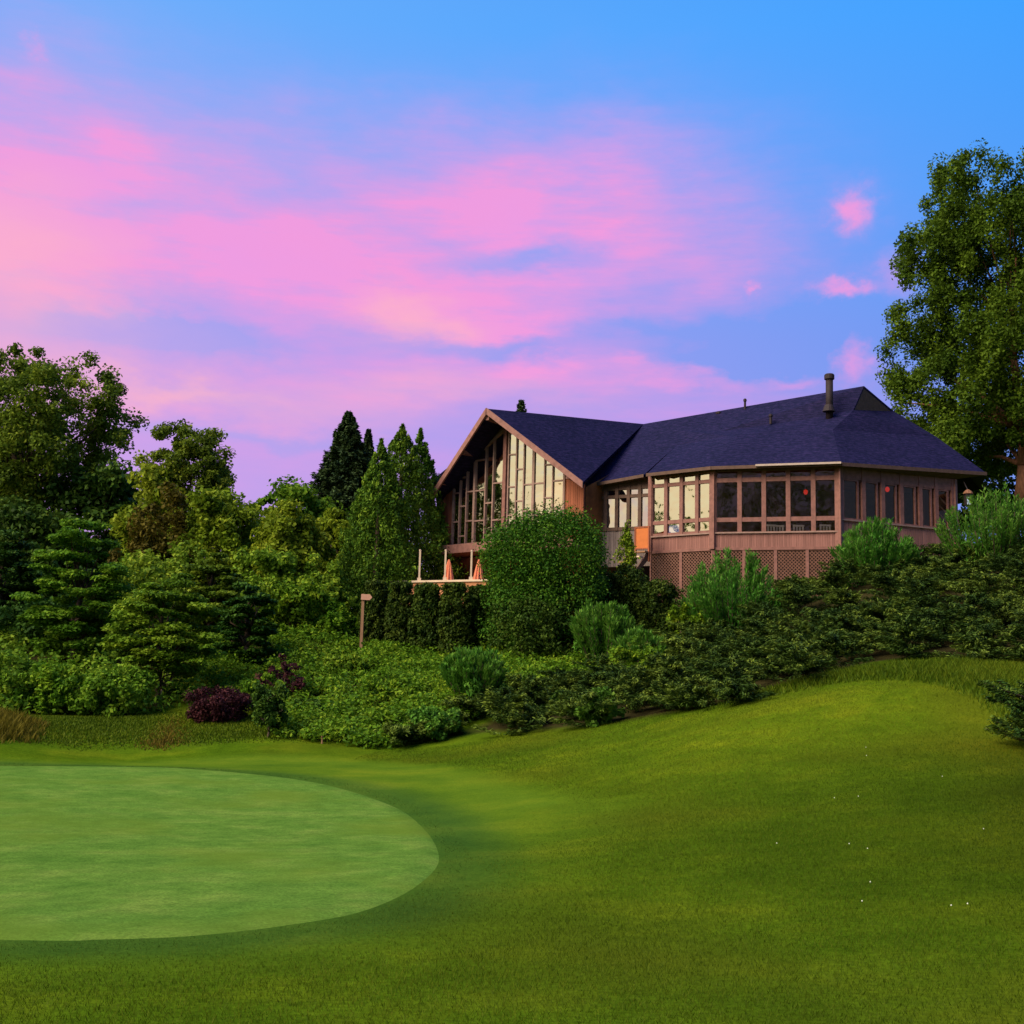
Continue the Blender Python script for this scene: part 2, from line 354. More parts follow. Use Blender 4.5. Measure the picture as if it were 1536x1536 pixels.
def catmull(pts, per=10):
    pts = np.array(pts); n = len(pts); out = []
    for i in range(n):
        p0, p1, p2, p3 = pts[i-1], pts[i], pts[(i+1) % n], pts[(i+2) % n]
        for k in range(per):
            t = k/per
            out.append(0.5*((2*p1)+(-p0+p2)*t+(2*p0-5*p1+4*p2-p3)*t*t+(-p0+3*p1-3*p2+p3)*t**3))
    return np.array(out)
def sheet(name, pts, lift, mat, rings=26):
    b = catmull(pts, 10); c = b.mean(0); n = len(b); vs = []
    for j in range(rings+1):
        t = (j/rings)
        vs.append(c+(b-c)*max(t, 0.001))
    vs = np.concatenate(vs); z = terr(vs[:, 0], vs[:, 1])+lift
    z[-n:] -= lift+0.02
    vs[-n:] = c+(b-c)*1.0015
    V = np.column_stack([vs, z]); k = np.arange(n); f = []
    for j in range(rings):
        f.append(np.stack([j*n+k, j*n+(k+1) % n, (j+1)*n+(k+1) % n, (j+1)*n+k], 1))
    o = mesh_obj(name, V, np.concatenate(f), mat, smooth=True); tag(o, kind='structure'); return o
G = [gp(*p)[:2] for p in [(0,1415),(150,1413),(300,1407),(450,1390),(560,1368),(640,1328),(668,1288),(645,1245),(590,1207),(480,1174),(330,1157),(160,1151),(0,1149)]]
GREEN = G + [np.array([-13.5, 22.5]), np.array([-16.5, 17]), np.array([-13, 11.5]), np.array([-8, 9.2])]
CO = [gp(*p)[:2] for p in [(0,1440),(300,1432),(520,1405),(680,1340),(760,1290),(860,1220),(850,1197),(760,1172),(640,1148),(480,1136),(250,1141),(0,1139)]]
COLLAR = CO + [np.array([-16, 25]), np.array([-19.5, 17]), np.array([-14, 9.5]), np.array([-8, 8.2])]
def seg_dist(p, poly):
    poly = np.asarray(poly); a = poly; b = np.roll(poly, -1, 0); d = np.full(len(p), 1e9)
    for i in range(len(a)):
        e = b[i]-a[i]; t = np.clip(((p-a[i])@e)/(e@e+1e-12), 0, 1); d = np.minimum(d, np.linalg.norm(p-a[i]-t[:, None]*e, axis=1))
    return d
def inpoly(x, y, poly):
    poly = np.asarray(poly); c = np.zeros(len(x), bool); j = len(poly)-1
    for i in range(len(poly)):
        xi, yi = poly[i]; xj, yj = poly[j]
        c ^= ((yi > y) != (yj > y)) & (x < (xj-xi)*(y-yi)/(yj-yi+1e-12)+xi); j = i
    return c
COLB = catmull(COLLAR, 6)
def mown(p):
    d = seg_dist(p, COLB); d = np.where(inpoly(p[:, 0], p[:, 1], COLB), d, -d)
    soft = np.where(p[:, 1] > 19, .5, 1.3)
    return np.clip(.5+d/(2*soft), 0, 1)
def mound_shade(p):  # painted shade mask for the lower right of the mound
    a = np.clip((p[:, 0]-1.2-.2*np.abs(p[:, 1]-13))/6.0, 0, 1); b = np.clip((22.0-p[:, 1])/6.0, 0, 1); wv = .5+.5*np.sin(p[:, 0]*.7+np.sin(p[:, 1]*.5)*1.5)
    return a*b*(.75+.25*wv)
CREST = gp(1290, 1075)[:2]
def crest_light(p):  # painted light mask around the mound crest
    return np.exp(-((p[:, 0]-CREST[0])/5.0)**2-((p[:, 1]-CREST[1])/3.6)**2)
GB = catmull(GREEN, 6)
def fringe(p):
    d = seg_dist(p, GB); return np.where(inpoly(p[:, 0], p[:, 1], GB), 1, np.exp(-(d/.85)**4))
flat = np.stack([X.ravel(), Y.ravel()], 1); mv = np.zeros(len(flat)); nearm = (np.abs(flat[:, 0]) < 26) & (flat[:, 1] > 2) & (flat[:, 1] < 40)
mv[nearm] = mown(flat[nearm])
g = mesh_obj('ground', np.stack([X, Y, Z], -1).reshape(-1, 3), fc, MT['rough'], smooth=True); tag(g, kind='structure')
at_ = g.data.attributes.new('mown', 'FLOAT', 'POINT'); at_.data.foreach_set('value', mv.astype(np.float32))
for nm_, fn_ in (('fringe', fringe), ('mound_shade', mound_shade), ('crest_light', crest_light)):
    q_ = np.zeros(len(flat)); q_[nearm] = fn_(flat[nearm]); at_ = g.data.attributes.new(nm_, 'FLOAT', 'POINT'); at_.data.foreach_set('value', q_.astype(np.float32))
sheet('putting_green', GREEN, 0.03, MT['green'])

# ------------------------------------------------------------------ leaf cloud meshes
def unit(a): return a/(np.linalg.norm(a, axis=-1, keepdims=True)+1e-9)
class Cloud:
    """collects leaf diamonds"""
    def __init__(s, seed): s.r = np.random.default_rng(seed); s.V = []; s.T = []
    def add(s, c, nrm, tdir, L, Wd, tint):
        n = len(c); nrm = unit(nrm); t = tdir-(tdir*nrm).sum(-1, keepdims=True)*nrm; t = unit(t); b = np.cross(nrm, t)
        L = np.broadcast_to(np.asarray(L, float).reshape(-1, 1), (n, 1)); Wd = np.broadcast_to(np.asarray(Wd, float).reshape(-1, 1), (n, 1))
        q = np.stack([c-t*L*.5, c+b*Wd*.5+nrm*L*.06, c+t*L*.5-nrm*L*.10, c-b*Wd*.5+nrm*L*.06], 1)
        s.V.append(q.reshape(-1, 3)); s.T.append(np.clip(tint, 0, 1))
    def clumps(s, cc, rr, per, L, Wd, out=0.8, upb=0.5, jit=0.7, axis=None, axis_w=0.0, axis_out=0.0, cv=0.55, shell=2.4, base=0.0):
        r = s.r; K = len(cc); cc = np.asarray(cc, float); rr = np.asarray(rr, float)
        if rr.ndim == 1: rr = np.repeat(rr[:, None], 3, 1)
        k = np.repeat(np.arange(K), per) if np.isscalar(per) else np.repeat(np.arange(K), per)
        n = len(k); d = unit(r.normal(size=(n, 3))); rad = r.random(n)**(1/shell)
        p = cc[k]+d*rad[:, None]*rr[k]
        nr = d*out+np.array([0, 0, 1.0])*upb+r.normal(size=(n, 3))*jit
        td = r.normal(size=(n, 3))
        if axis is not None: td = td*(1-axis_w)+np.asarray(axis)*axis_w*1.6
        if axis_out: td = td+d*axis_out*2
        ct = r.random(K)
        tint = base+cv*ct[k]+(1-cv)*r.random(n)
        s.add(p, nr, td, L*(0.65+0.7*r.random(n)), Wd*(0.65+0.7*r.random(n)), tint)
    def obj(s, name, mat, parent=None, origin=None):
        V = np.concatenate(s.V); T = np.concatenate(s.T); f = np.arange(len(V)).reshape(-1, 4)
        return mesh_obj(name, V, f, mat, parent, origin, tint=T)

def spread(r, n, test, lo, hi, mind=0.0):
    out = []; tries = 0
    while len(out) < n and tries < n*60:
        tries += 1
        p = lo+(hi-lo)*r.random(3)
        if not test(p): continue
        if mind and out and min(np.sum((np.array(out)-p)**2, 1)) < mind*mind: continue
        out.append(p)
    return np.array(out)

def base_top(px, py_top, Y, py_base=None):
    t = at(px, py_top, Y); 
    if py_base is None: zb = float(terr(t[0], t[1]))
    else: zb = at(px, py_base, Y)[2]
    x = at(px, py_base if py_base is not None else py_top, Y)[0]
    return np.array([t[0], Y, min(zb, t[2]-0.3)]), t[2]-min(zb, t[2]-0.3)
def wm(wpx, Y): return wpx/F*Y
SEED = [100]
def nseed(): SEED[0] += 1; return SEED[0]

def trunk_mesh(root_p, h, r, tips, rr, lean=(0, 0)):
    mb = MB(); p = np.array(root_p)-np.array([0, 0, 0.25]); top = np.array(root_p)+np.array([lean[0], lean[1], h])
    segs = 5; prev = p; pr = r*1.35; pts = []
    for i in range(1, segs+1):
        t = i/segs; q = p+(top-p)*t+np.array([rr.normal()*r*0.5, rr.normal()*r*0.5, 0])*(0 if i == segs else 1)
        qr = r*(1-0.62*t); mb.tube(prev, q, pr, qr, 9); pts.append((q, qr)); prev, pr = q, qr
    for tp in tips:
        tp = np.array(tp); hz = tp[2]-root_p[2]
        j = min(range(len(pts)), key=lambda k: abs(pts[k][0][2]-(root_p[2]+min(h, hz*0.62))))
        s, sr = pts[j]; mid = s+(tp-s)*0.5+np.array([rr.normal()*.15, rr.normal()*.15, np.linalg.norm(tp-s)*0.08])
        mb.tube(s, mid, sr*0.55, sr*0.3, 6); mb.tube(mid, tp, sr*0.3, sr*0.08, 6)
    return mb

def deciduous(px, ptop, Y, wpx, mat, label, crown_from=0.25, nclump=60, per=260, L=0.24, clump=0.16, name='tree', trunk_r=0.22, py_base=None, bark='bark', group=None, offx=0.0, shell=1.35, profile=None, cat='tree', vz=0.8, world=None):
    if world: b = np.array([world[0], world[1], float(terr(world[0], world[1]))]); h, w = world[2], world[3]
    else: b, h = base_top(px, ptop, Y, py_base); w = wm(wpx, Y)
    r = np.random.default_rng(nseed()); rr = random.Random(SEED[0])
    class G_: 
        def normal(s): return rr.gauss(0, 1)
    z0 = b[2]+h*crown_from; hc = h*(1-crown_from); c = np.array([b[0]+offx, b[1], z0+hc*0.5]); half = np.array([w/2, w/2*0.85, hc/2])
    ph = r.random(6)*6.28
    def test(p):
        d = (p-c)/half; ang = math.atan2(d[1], d[0]); zz = d[2]
        rad = 1.0+0.16*math.sin(3*ang+ph[0]+2*zz)+0.13*math.sin(5*ang+ph[1]-3*zz)+0.10*math.sin(4*zz*2+ph[2]+ang)
        if profile: rad *= profile((zz+1)/2); lim = math.hypot(d[0], d[1])/max(rad, .05); return abs(zz) < 1 and 0.35 < lim < 0.93 or (abs(zz) < .9 and lim < .35 and r.random() < .7)
        l = math.sqrt((d**2).sum())/rad
        return 0.4 < l < 0.92 or (l <= 0.4 and r.random() < 0.3)
    cc = spread(r, nclump, test, c-half*1.05, c+half*1.05, mind=min(w, hc)*clump*0.42)
    cr = (min(w, hc)*clump)*(0.75+1.0*r.random(len(cc)))
    root = empty(name, b); tag(root, label, cat, group)
    cl = Cloud(nseed()); cl.clumps(cc, np.stack([cr, cr, cr*vz], 1), per, L, L*0.62, out=0.6, upb=0.55, jit=0.8, shell=shell)
    cl.obj('crown', LM[mat], root)
    tips = [cc[i] for i in r.permutation(len(cc))[:26]]
    trunk_mesh(b, h*(crown_from+0.45*(1-crown_from)), trunk_r, tips, G_(), (offx*0.4, 0)).obj('trunk', MT[bark], root, smooth=True)
    return root

def layered(px, ptop, Y, wpx, mat, label, py_base=None, nlay=9, L=0.2, trunk_r=0.1, name='layered_tree', per=900, crown_from=0.12, cat='tree'):
    b, h = base_top(px, ptop, Y, py_base); w = wm(wpx, Y); r = np.random.default_rng(nseed()); rr = random.Random(SEED[0])
    class G_:
        def normal(s): return rr.gauss(0, 1)
    cc = []; rad = []
    for i in range(nlay):
        t = i/(nlay-1); z = b[2]+h*(crown_from+(0.97-crown_from)*t); R_ = w/2*(math.sin(math.pi*(0.2+0.72*t))**0.8)
        m = max(4, int(14*(R_/(w/2))))
        for k in range(m):
            a = 6.28*k/m+r.random()*1.3; q = R_*(0.35+0.5*r.random())
            s = w*(0.06+0.09*r.random()); cc.append([b[0]+q*math.cos(a), b[1]+q*math.sin(a)*.85, z+r.normal()*h*0.05-0.12*q*0.5]); rad.append([s, s, s*0.30])
    cc = np.array(cc); rad = np.array(rad); root = empty(name, b); tag(root, label, cat)
    cl = Cloud(nseed()); cl.clumps(cc, rad, int(per*0.24), L*.85, L*0.5, out=0.25, upb=1.2, jit=0.5, axis_out=0.3, shell=2.0)
    cl.obj('crown', LM[mat], root)
    tips = [cc[i] for i in r.permutation(len(cc))[:30]]
    trunk_mesh(b, h*0.8, trunk_r, tips, G_()).obj('trunk', MT['bark'], root, smooth=True)
    return root

def shrub(px, ptop, Y, wpx, mat, label, py_base=None, n=9000, L=0.12, name='shrub', power=2.0, lump=0.14, depth=0.9, upb=0.45, wid=0.6, group=None, cat='shrub', stems=True):
    b, h = base_top(px, ptop, Y, py_base); w = wm(wpx, Y); r = np.random.default_rng(nseed())
    c = b+np.array([0, 0, h*0.48]); half = np.array([w/2, w/2*depth, h*0.52])
    K = max(60, n//70); d = unit(r.normal(size=(K, 3))); 
    sc = (np.abs(d)**power).sum(1)**(-1/power); ph = r.random(4)*6.28
    mod = 1+lump*(np.sin(4*d[:, 0]+ph[0]+3*d[:, 2])+np.sin(5*d[:, 1]+ph[1]-2*d[:, 0])+np.sin(6*d[:, 2]+ph[2]))*0.5
    cc = c+d*sc[:, None]*mod[:, None]*half*(0.80+0.14*r.random((K, 1)))
    inner = r.random(K) < 0.38; cc[inner] = c+(cc[inner]-c)*r.random((inner.sum(), 1))
    cc[:, 2] = np.maximum(cc[:, 2], b[2]+0.05)
    cr = np.full(K, (w*w*h)**(1/3)*0.11)*(0.7+0.6*r.random(K))
    root = empty(name, b); tag(root, label, cat, group)
    cl = Cloud(nseed()); cl.clumps(cc, cr, n//K, L, L*wid, out=0.7, upb=upb, jit=0.6, cv=0.45)
    cl.obj('foliage', LM[mat], root)
    mb = MB()
    for k in range(7):
        a = r.random()*6.28; q = 0.25*w*r.random()
        mb.tube(b+[0.08*math.cos(a), 0.08*math.sin(a), -0.2], b+[q*math.cos(a), q*math.sin(a), h*0.6], 0.05, 0.015, 6)
    mb.obj('stem', MT['bark'], root)
    return root

def column(px, ptop, Y, wpx, mat, label, py_base=None, n=9000, L=0.11, taper=0.15, name='columnar_shrub', group=None):
    b, h = base_top(px, ptop, Y, py_base); w = wm(wpx, Y); r = np.random.default_rng(nseed())
    K = n//60; t = r.random(K); a = r.random(K)*6.28
    prof = (w/2)*np.minimum(1, np.sqrt(np.clip((1-t)*5, 0, 1)))*(1-taper*t)*(0.86+0.07*np.sin(3*a+9*t))
    cc = np.stack([b[0]+prof*np.cos(a), b[1]+prof*np.sin(a), b[2]+t*h*0.97], 1)
    prof2 = prof*np.where(r.random(K) < .3, r.random(K), 1); cc = np.stack([b[0]+prof2*np.cos(a), b[1]+prof2*np.sin(a), b[2]+t*h*0.97], 1)
    capn = K//8; q = np.sqrt(r.random(capn))*w*0.3; aa = r.random(capn)*6.28
    cc = np.concatenate([cc, np.stack([b[0]+q*np.cos(aa), b[1]+q*np.sin(aa), np.full(capn, b[2]+h*0.95)], 1)])
    root = empty(name, b); tag(root, label, 'shrub', group)
    cl = Cloud(nseed()); cl.clumps(cc, np.full(len(cc), w*0.13)*(0.7+0.6*r.random(len(cc))), 60, L, L*0.55, out=0.7, upb=0.3, jit=0.6, axis=(0, 0, 1), axis_w=0.5)
    cl.obj('foliage', LM[mat], root)
    MB().tube(b-[0, 0, .2], b+[0, 0, h*0.8], 0.05, 0.02, 7).obj('stem', MT['bark'], root)
    return root

def conifer(px, ptop, Y, wpx, mat, label, py_base=None, n=9000, kind='spruce', name='conifer', lean=0.0, rag=0.2):
    b, h = base_top(px, ptop, Y, py_base); w = wm(wpx, Y); r = np.random.default_rng(nseed())
    root = empty(name, b); tag(root, label, 'tree'); cl = Cloud(nseed())
    if kind == 'spruce':
        nb = int(44*h/6); brs = []
        lev = np.linspace(0.03, 0.97, nb); mb = MB(); mb.tube(b-[0, 0, .2], b+[0, 0, h*0.98], w*0.035, 0.015, 8)
        for i, t in enumerate(lev):
            R_ = w/2*(1-t)**0.95+0.03
            m = 8 if t < 0.7 else 6
            for k in range(m):
                a = 6.28*k/m+i*0.9+r.normal()*.25; l = R_*(1-rag+2.6*rag*r.random()*0.8)
                o = b+[0, 0, h*t]; e = o+np.array([math.cos(a)*l, math.sin(a)*l, -0.18*l+0.25*l*t])
                brs.append((o, e, l))
                if k % 2 == 0: mb.tube(o, e, 0.03, 0.008, 4, cap=False)
        per = max(20, n//len(brs))
        for o, e, l in brs:
            u = r.random(per)**0.6; d = e-o
            side = np.cross(d, [0, 0, 1.0]); side = side/(np.linalg.norm(side)+1e-6)
            p = o+d*u[:, None]+side*((r.random(per)-.5)*0.95*l*(1.1-u)*1.0)[:, None]+np.array([0, 0, 1.0])*(-0.10*l*r.random(per)*u+0.04*l)[:, None]
            p[:, 2] += 0.10*l*u**3+r.normal(size=per)*0.07
            nrm = np.array([0, 0, 1.0])+r.normal(size=(per, 3))*.5; td = d/l+side*(r.random((per, 1))-.5)*1.6+np.array([0, 0, .2])
            ct = r.random()
            cl.add(p, nrm, td, (0.12+0.16*min(1, l))*(0.6+.7*r.random(per)), 0.10, 0.45*ct+0.55*r.random(per))
        cl.obj('crown', LM[mat], root); mb.obj('trunk', MT['bark'], root)
    else:
        K = n//30; t = 1-r.random(K)**0.72; a = r.random(K)*6.28
        prof = (w/2)*((1-t)**0.72)*np.minimum(1, 0.75+t*2.2)*(1+0.10*np.sin(4*a+11*t)+0.10*np.sin(7*a-17*t)+rag*0.35*r.normal(size=K))
        prof *= (0.80+0.15*r.random(K))
        cc = np.stack([b[0]+prof*np.cos(a), b[1]+prof*np.sin(a), b[2]+t*h*0.985], 1)
        s = w*0.085*(0.16+0.90*(1-t)); rad = np.stack([s, s, s*1.5], 1)
        cl.clumps(cc, rad, 30, 0.15, 0.065, out=0.75, upb=0.15, jit=0.5, axis=(0, 0, 1), axis_w=0.65, axis_out=0.4, cv=0.5)
        tt = r.random(260)**0.5; tp = np.stack([b[0]+r.normal(size=260)*w*0.02*(1.3-tt), b[1]+r.normal(size=260)*w*0.02*(1.3-tt), b[2]+h*(0.86+0.15*tt)], 1)
        cl.add(tp, unit(r.normal(size=(260, 3))), np.array([0, 0, 1.0])+r.normal(size=(260, 3))*.5, 0.22, 0.08, r.random(260))
        cl.obj('crown', LM[mat], root)
        MB().tube(b-[0, 0, .2], b+[0, 0, h*0.9], w*0.04, 0.02, 8).obj('trunk', MT['bark'], root)
    return root

def feathery(px, ptop, Y, wpx, label, py_base=None, stems=46, per=130, mat='feather', name='upright_shrub', L=0.17, cat='shrub'):
    b, h = base_top(px, ptop, Y, py_base); w = wm(wpx, Y); r = np.random.default_rng(nseed())
    root = empty(name, b); tag(root, label, cat); cl = Cloud(nseed()); mb = MB()
    for k in range(stems):
        a = r.random()*6.28; q = w/2*math.sqrt(r.random())*1.22; hh = h*(1.02-0.30*(q/(w/2))**2)*(0.82+0.2*r.random())
        o = b+np.array([math.cos(a), math.sin(a), 0])*q*0.28; e = b+np.array([math.cos(a)*q, math.sin(a)*q, hh])
        mid = o+(e-o)*.5+np.array([math.cos(a), math.sin(a), 0.6])*q*0.12
        mb.tube(o-[0, 0, .15], mid, 0.02, 0.014, 4, cap=False); mb.tube(mid, e, 0.014, 0.005, 4, cap=False)
        u = 0.12+0.88*r.random(per)**0.7; p = np.where((u < .5)[:, None], o+(mid-o)*(u*2)[:, None], mid+(e-mid)*((u-.5)*2)[:, None])
        ang = r.random(per)*6.28; rad = np.stack([np.cos(ang), np.sin(ang), np.zeros(per)], 1)
        d = unit((e-o)[None]); td = d*1.0+rad*0.75; p = p+rad*0.05*(1+r.random((per, 1)))
        ct = r.random(); cl.add(p, np.cross(td, np.cross(rad, [0, 0, 1.0]))+r.normal(size=(per, 3))*.3, td, L*(0.6+.8*r.random(per)), L*0.26, 0.35*ct+0.4*r.random(per)+0.25*u)
    # low skirt of leaves at the foot
    cl.clumps(np.stack([b[0]+r.normal(size=14)*w*.16, b[1]+r.normal(size=14)*w*.16, b[2]+h*(.1+.3*r.random(14))], 1), np.full(14, w*0.17), 110, L, L*.3, out=.6, upb=.4, axis=(0, 0, 1), axis_w=.5)
    cl.obj('foliage', LM[mat], root); mb.obj('stem', MT['bark'], root)
    return root

# ------------------------------------------------------------------ clubhouse
def plan(px, Y, py=760): p = at(px, py, Y); return np.array([p[0], p[1]])
HL, HM, HR = plan(655, 54.3), plan(757, 51.5), plan(875, 49.6)
W0, W1 = plan(879, 50.9), plan(976.5, 49.5)
PA, PB, PC, PD = plan(976.5, 49.1), plan(1070, 47.4), plan(1258.5, 46.0), plan(1432, 48.2)
house = empty('clubhouse', (6.0, 50.0, 6.3))
tag(house, 'brown timber clubhouse with tall glazed gable, dark shingle roof and windowed porch on the hilltop', 'building')
class Wall:
    def __init__(s, a, b):
        s.a, s.b = a, b; d = b-a; s.L = np.linalg.norm(d); s.d = d/s.L; s.n = np.array([s.d[1], -s.d[0]])
    def u(s, px, py):
        q = ray(px, py)[:2]; m = np.array([[q[0], -s.d[0]], [q[1], -s.d[1]]]); t, u = np.linalg.solve(m, s.a-EYE[:2]); return u
    def z(s, px, py):
        q = ray(px, py); m = np.array([[q[0], -s.d[0]], [q[1], -s.d[1]]]); t, u = np.linalg.solve(m, s.a-EYE[:2]); return EYE[2]+q[2]*t
    def uz(s, px, py): return s.u(px, py), s.z(px, py)
    def P(s, u, z, off=0.0):
        q = s.a+s.d*u+s.n*off; return np.array([q[0], q[1], z])
    def bar(s, mb, u0, u1, z0, z1, off0, off1):
        o = s.P(u0, z0, off0); mb.box(o, s.P(u1, z0, off0)-o, s.P(u0, z0, off1)-o, s.P(u0, z1, off0)-o)
    def quad(s, mb, u0, u1, z0, z1, off, z0b=None, z1b=None):
        mb.poly(s.P(u0, z0, off), s.P(u1, z0 if z0b is None else z0b, off), s.P(u1, z1 if z1b is None else z1b, off), s.P(u0, z1, off))
wHL, wHR, wW = Wall(HL, HM), Wall(HM, HR), Wall(W0, W1)
wA, wB, wD = Wall(PA, PB), Wall(PB, PC), Wall(PC, PD)

# --- roof planes
T = at(731, 613, 50.5); P3 = at(965, 636, 55.0); P2 = at(875, 723, 48.6); PL = at(647, 743, 53.3)
P4 = at(1296, 579, 50.5)
EW0, EW1 = at(873, 729, 50.65), at(966, 712, 49.2)
EA, EB, EC, ED = at(970, 711, 48.8), at(1067, 700.5, 47.05), at(1262, 694.5, 45.5), at(1479, 709, 48.4)
K0, K1, K2, K3 = at(1015, 668, 51.5), at(1107, 652, 49.7), at(1249, 645, 48.5), at(1404, 655, 50.6)
Q, RR = at(1280, 615, 50.0), at(1341, 617, 52.5)
BK = P3+(P2-T)*0+np.array([-3.0, 9.0, -4.0])
DN = np.array([0, 0, -0.10])
def roofpoly(name, pts, mat='roof', t=DN): return MB().slab(pts, t).obj(name, MT[mat], house)
roofpoly('roof', [T, P2, P3]).name = 'hall_roof'
roofpoly('hall_roof', [P2, EW0, P3])
roofpoly('hall_roof', [PL, T, P3, P3+np.array([-6.0, 3.5, -3.6])])
roofpoly('wing_roof', [EW0-np.array([0, 0, .0]), EW1, K0, P3])
roofpoly('main_roof', [P3, K0, K1, K2, Q, P4])
roofpoly('porch_roof', [EA, EB, K1, K0])
roofpoly('porch_roof', [EB, EC, K2, K1])
roofpoly('porch_roof', [EC, ED, K3, K2])
roofpoly('main_roof', [Q, K2, K3, RR])
roofpoly('gablet', [P4, Q, RR], 'trimd', np.array([0.02, 0.15, 0]))
bk1, bk2, bk3 = P3+np.array([1.5, 8, -3.5]), P4+np.array([1, 7, -4.2]), ED+np.array([1.5, 4.5, 0.2])
roofpoly('main_roof', [P4, bk2, bk1, P3]); roofpoly('main_roof', [P4, RR, K3, bk3, bk2]); roofpoly('porch_roof', [K3, ED, bk3])
# small lower roof edge seen past the left rake
sr = [at(638, 729, 55.0), at(678, 696, 56.0), at(705, 700, 56.5), at(668, 748, 55.5)]
roofpoly('side_roof', sr)
# rake and eave fascia boards
def fascia(name, pts, h=0.24, t=0.06, mat='fascia', drop=0.02):
    for a, b in zip(pts[:-1], pts[1:]):
        d = b-a; n = np.cross(d, [0, 0, 1.0]); n /= np.linalg.norm(n)
        if n[1] > 0: n = -n
        MB().box(a+n*0.005+[0, 0, drop-h], d, n*t, np.array([0, 0, h])).obj(name, MT[mat], house)
fascia('rake_board', [PL, T], 0.30, 0.08, 'fascia'); fascia('rake_board', [T, P2], 0.28, 0.08)
fascia('eave_board', [EW0, EW1], 0.13, 0.05, 'trimd'); fascia('eave_board', [EA, EB, EC], 0.13, 0.05, 'trimd'); fascia('eave_board', [EC, ED], 0.14, 0.05, 'trimd')
d = EC-EB; n = np.cross(d, [0, 0, 1.]); n /= np.linalg.norm(n); n = n if n[1] < 0 else -n
MB().box(EB+d*.35+n*.06+[0, 0, -.05], d*.65, n*.11, np.array([0, 0, .075])).obj('gutter', MT['gutter'], house)
# projecting ridge beam and purlins under the gable overhang
def beam_at(px, py, Y, l=1.6, s=0.16):
    p = at(px, py, Y); dv = np.array([0.55, 0.83, 0.0]); sd = np.array([0.83, -0.55, 0])*s
    MB().box(p-sd*.5, dv*l, sd, np.array([0, 0, s*1.5])).obj('roof_beam', MT['trim'], house)
beam_at(731, 630, 50.55, 1.4); beam_at(694, 681, 51.9, 1.6); beam_at(662, 727, 53.0, 1.6)
beam_at(851, 718, 49.0, 1.2)

# --- hall walls
ztopL = lambda u: np.interp(u, [0, wHL.L], [10.55, 13.05]); ztopR = lambda u: np.interp(u, [0, wHR.L], [13.05, 10.25])
zfl = wHL.z(680, 819)
def vwall(name, w, u0, u1, zb, zt, mat, th=0.14, off=0.0):
    pts = [w.P(u0, zb, off), w.P(u1, zb, off), w.P(u1, zt(u1), off), w.P(u0, zt(u0), off)]
    n = np.array([w.n[0], w.n[1], 0]); return MB().slab(pts, -n*th).obj(name, MT[mat], house)
def gable_bays(w, ztop, edges, trans, glassname, thick=()):
    """edges: px at the sill line for every mullion"""
    us = [w.u(e, 817) for e in edges]
    for i in range(len(us)-1):
        u0, u1 = us[i], us[i+1]; fr = MB(); gm = MB(); hw = 0.045
        a, b = u0+(hw if i else 0.03), u1-hw
        zc = lambda u: ztop(u)-0.22
        # stile on the left edge, sloping head, sill
        wdt = 0.11 if i in thick else 0.055
        pts = [w.P(u0-wdt/2, zfl, .05), w.P(u0+wdt/2, zfl, .05), w.P(u0+wdt/2, zc(u0+wdt/2)+.1, .05), w.P(u0-wdt/2, zc(u0-wdt/2)+.1, .05)]
        nn = np.array([w.n[0], w.n[1], 0]); fr.slab(pts, -nn*(0.16 if i in thick else .11))
        fr.slab([w.P(a-.02, zc(a), .035), w.P(b+.02, zc(b), .035), w.P(b+.02, zc(b)+.12, .035), w.P(a-.02, zc(a)+.12, .035)], -nn*.09)
        w.bar(fr, a-.02, b+.02, zfl, zfl+.07, -.05, .035)
        for py in trans[i]:
            z = w.z((edges[i]+edges[i+1])/2+6, py)
            if z < zc(max(a, b))-.2 or z < zc(min(a, b))-.2: w.bar(fr, a-.02, b+.02, z-.03, z+.03, -.05, .04)
        f = fr.obj('window', MT['mull'], house)
        gm.poly(w.P(a-.01, zfl+.06, -.02), w.P(b+.01, zfl+.06, -.02), w.P(b+.01, zc(b)+.05, -.02), w.P(a-.01, zc(a)+.05, -.02))
        gm.obj('pane', MT[glassname], f)
py1 = lambda zy: 610+zy/6.144
eL = [678, 688, 698, 709.5, 726, 737.5, 752]
tL = [[py1(795), py1(1060)], [py1(650), py1(915), py1(1190)], [py1(780), py1(1050)], [py1(490), py1(770), py1(1048)], [py1(325), py1(885), py1(1185)], [py1(195), py1(700), py1(1040)]]
gable_bays(wHL, ztopL, eL, tL, 'glass', thick=(3,))
eR = [760, 772, 783.5, 798, 815, 827.5, 845]
tR = [[py1(440), py1(738), py1(1000)], [py1(575), py1(868)], [py1(716), py1(960)], [py1(705), py1(1000)], [py1(533), py1(838)], [py1(680), py1(940)]]
gable_bays(wHR, ztopR, eR, tR, 'glass', thick=(3,))
vwall('hall_wall', wHL, 0, wHL.u(678, 817)-.03, zfl-.1, ztopL, 'hallwall')
vwall('hall_wall', wHR, wHR.u(845, 817)+.03, wHR.L, zfl-.1, ztopR, 'hallwall')
# post at the fold of the glazed front, and the end stile of the right half
MB().tube(np.array([*HM, zfl]), np.array([*HM, 12.9]), 0.13, 0.13, 4).obj('corner_post', MT['trim'], house)
MB().tube(wHR.P(wHR.u(845, 817), zfl, 0), wHR.P(wHR.u(845, 817), 10.75, 0), 0.07, 0.07, 4).obj('corner_post', MT['mull'], house)
